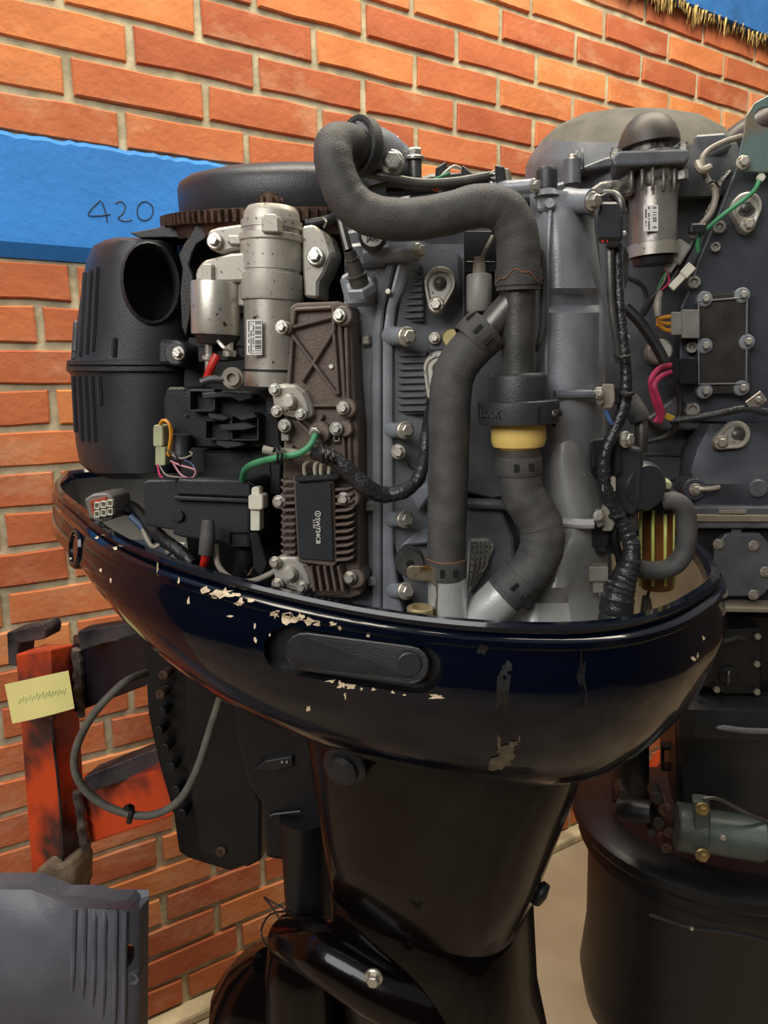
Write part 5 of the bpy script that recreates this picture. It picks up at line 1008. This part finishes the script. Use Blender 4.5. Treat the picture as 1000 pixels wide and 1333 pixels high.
prismp([(108, 1012), (205, 974), (214, 988), (212, 1000), (112, 1034)], 1.04, .04, sd_, m_dk, 'rail_cap', .002)
mk('frame_tie', B().loft([[W(232, 1020, 1.02), W(262, 1010, 1.02), W(262, 1010, 1.10), W(232, 1020, 1.1)], [W(232, 1085, 1.02), W(258, 1080, 1.02), W(258, 1080, 1.1), W(232, 1085, 1.1)]], smooth=False), m_or, sd_)
b = B(); q = [W(6, 891, 1.045), W(89, 873, 1.045), W(97, 922, 1.035), W(16, 942, 1.035)]; g = []
for i in range(7):
    g.append([(q[0]+(q[1]-q[0])*(i/6))*(1-j/4)+(q[3]+(q[2]-q[3])*(i/6))*(j/4)+V((0, -.004*math.sin(i/6*3.1)*(j/4)+.0, 0)) for j in range(5)])
b.loft(g, False, False, False, True); b2 = B(); n_ = V((0, .0006, 0)); b2.loft([[p+n_ for p in r] for r in g], False, False, False, True); b.add(b2.v, b2.f, True)
note = mk('sticky_note', b, M('pale_yellow_paper', '#d9cf86', .8, 0, .03, 10)); tag(note, 'pale yellow paper note with faint green handwriting stuck on the stand', 'note')
NB = bvh_of(note); P = []
for i in range(70):
    x = 24+i*.9; y = 912-(x-24)*.20+3.2*math.sin(i*1.35)*(1 if i % 9 else 1.8)+1.2*math.sin(i*.7); h = drape(NB, [(x, y)], .0004)
    if h: P.append(h[0])
mk('handwriting', B().tube(P, .0004, 4, 2), M('pale_green_ink', '#b9c98e', .8), note)
# orange stand behind the second motor
s2_ = thing('engine_stand', 'orange steel stand leg glimpsed behind the second motor, left of its exhaust housing', 'stand', (.62, 1.5, 0))
m_or2 = M('orange_stand_paint_clean', '#b8481c', .5, .1, .15, 14)
prismp([(838, 1016), (862, 988), (900, 1020), (900, 1060), (838, 1060)], 1.45, .05, s2_, m_or2, 'gusset', .003)
p = W(870, 1040, 1.45); mk('leg', B().box(V((p.x, p.y+.03, p.z/2)), .06, .05, p.z), m_or2, s2_, .003)
# ================================================================ LOOSE COWLING, bottom left
rows = []
XS = [-260, -160, -80, -20, 40, 80, 110, 140, 165, 176, 182]
for j, py in enumerate((1158, 1166, 1180, 1220, 1270, 1333, 1420, 1560, 1760)):
    Y = .86-.05*min(1, j/4)
    rows.append([(x+(j*1.0 if x > 100 else 0)*-.3, py+(0 if x < 44 else (8 if x < 130 else 14))*(1 if j < 2 else .3 if j == 2 else 0)-(8 if x < 44 and j < 2 else 0), Y+max(0, (x-140)/42)**2*.018+max(0, (-x)/260)*.05) for x in XS])
cow = mk('engine_cowling', B().relief(rows, .022), M('scuffed_grey_plastic', '#585a63', .45, 0, .2, 7, .2, 300, col2='#41434b')); tag(cow, 'loose dark grey plastic engine cowling with moulded ribs standing in the lower left corner', 'cowling')
mzc = cow['label'] and min((cow.matrix_world @ v.co).z for v in cow.data.vertices)
CB = bvh_of(cow)
for i, (x0, x1, ya, yb) in enumerate([(98, 94, 1184, 1292), (111, 108, 1182, 1300), (124, 121, 1182, 1312), (137, 134, 1183, 1326), (151, 149, 1184, 1345), (163, 161, 1186, 1360)]):
    d = drape(CB, [(x0+(x1-x0)*u/9, ya+(yb-ya)*u/9) for u in range(10)], .0)
    if d: mk('moulded_rib', B().tube(d, [.0035]*8+[.0025, .0008], 8, 2), MATS['scuffed_grey_plastic'], cow)
pocket(cow, CB, rect(160, 1229, 175, 1257, 4), .05)
CB = bvh_of(cow)
cylp(172, 1274, drape(CB, [(172, 1274)], 0)[0].y-.002, 9, .01, cow, MATS['scuffed_grey_plastic'], 'clip_ring', prof=[(0, 1), (1, 1), (1, .55), (.3, .5), (.3, .1)])
# thin black cable on the floor by the wall
def onfloor(px, py, z=.004): d = ray(px, py); return d*((z-H)/d.z)+V((0, 0, H))
cb = mk('floor_cable', B().tube([onfloor(*p) for p in ((610, 1100), (680, 1092), (725, 1077), (760, 1074), (800, 1085), (850, 1100))], .0035, 8, 6), m_black); tag(cb, 'thin black cable lying on the floor along the brick wall', 'cable')
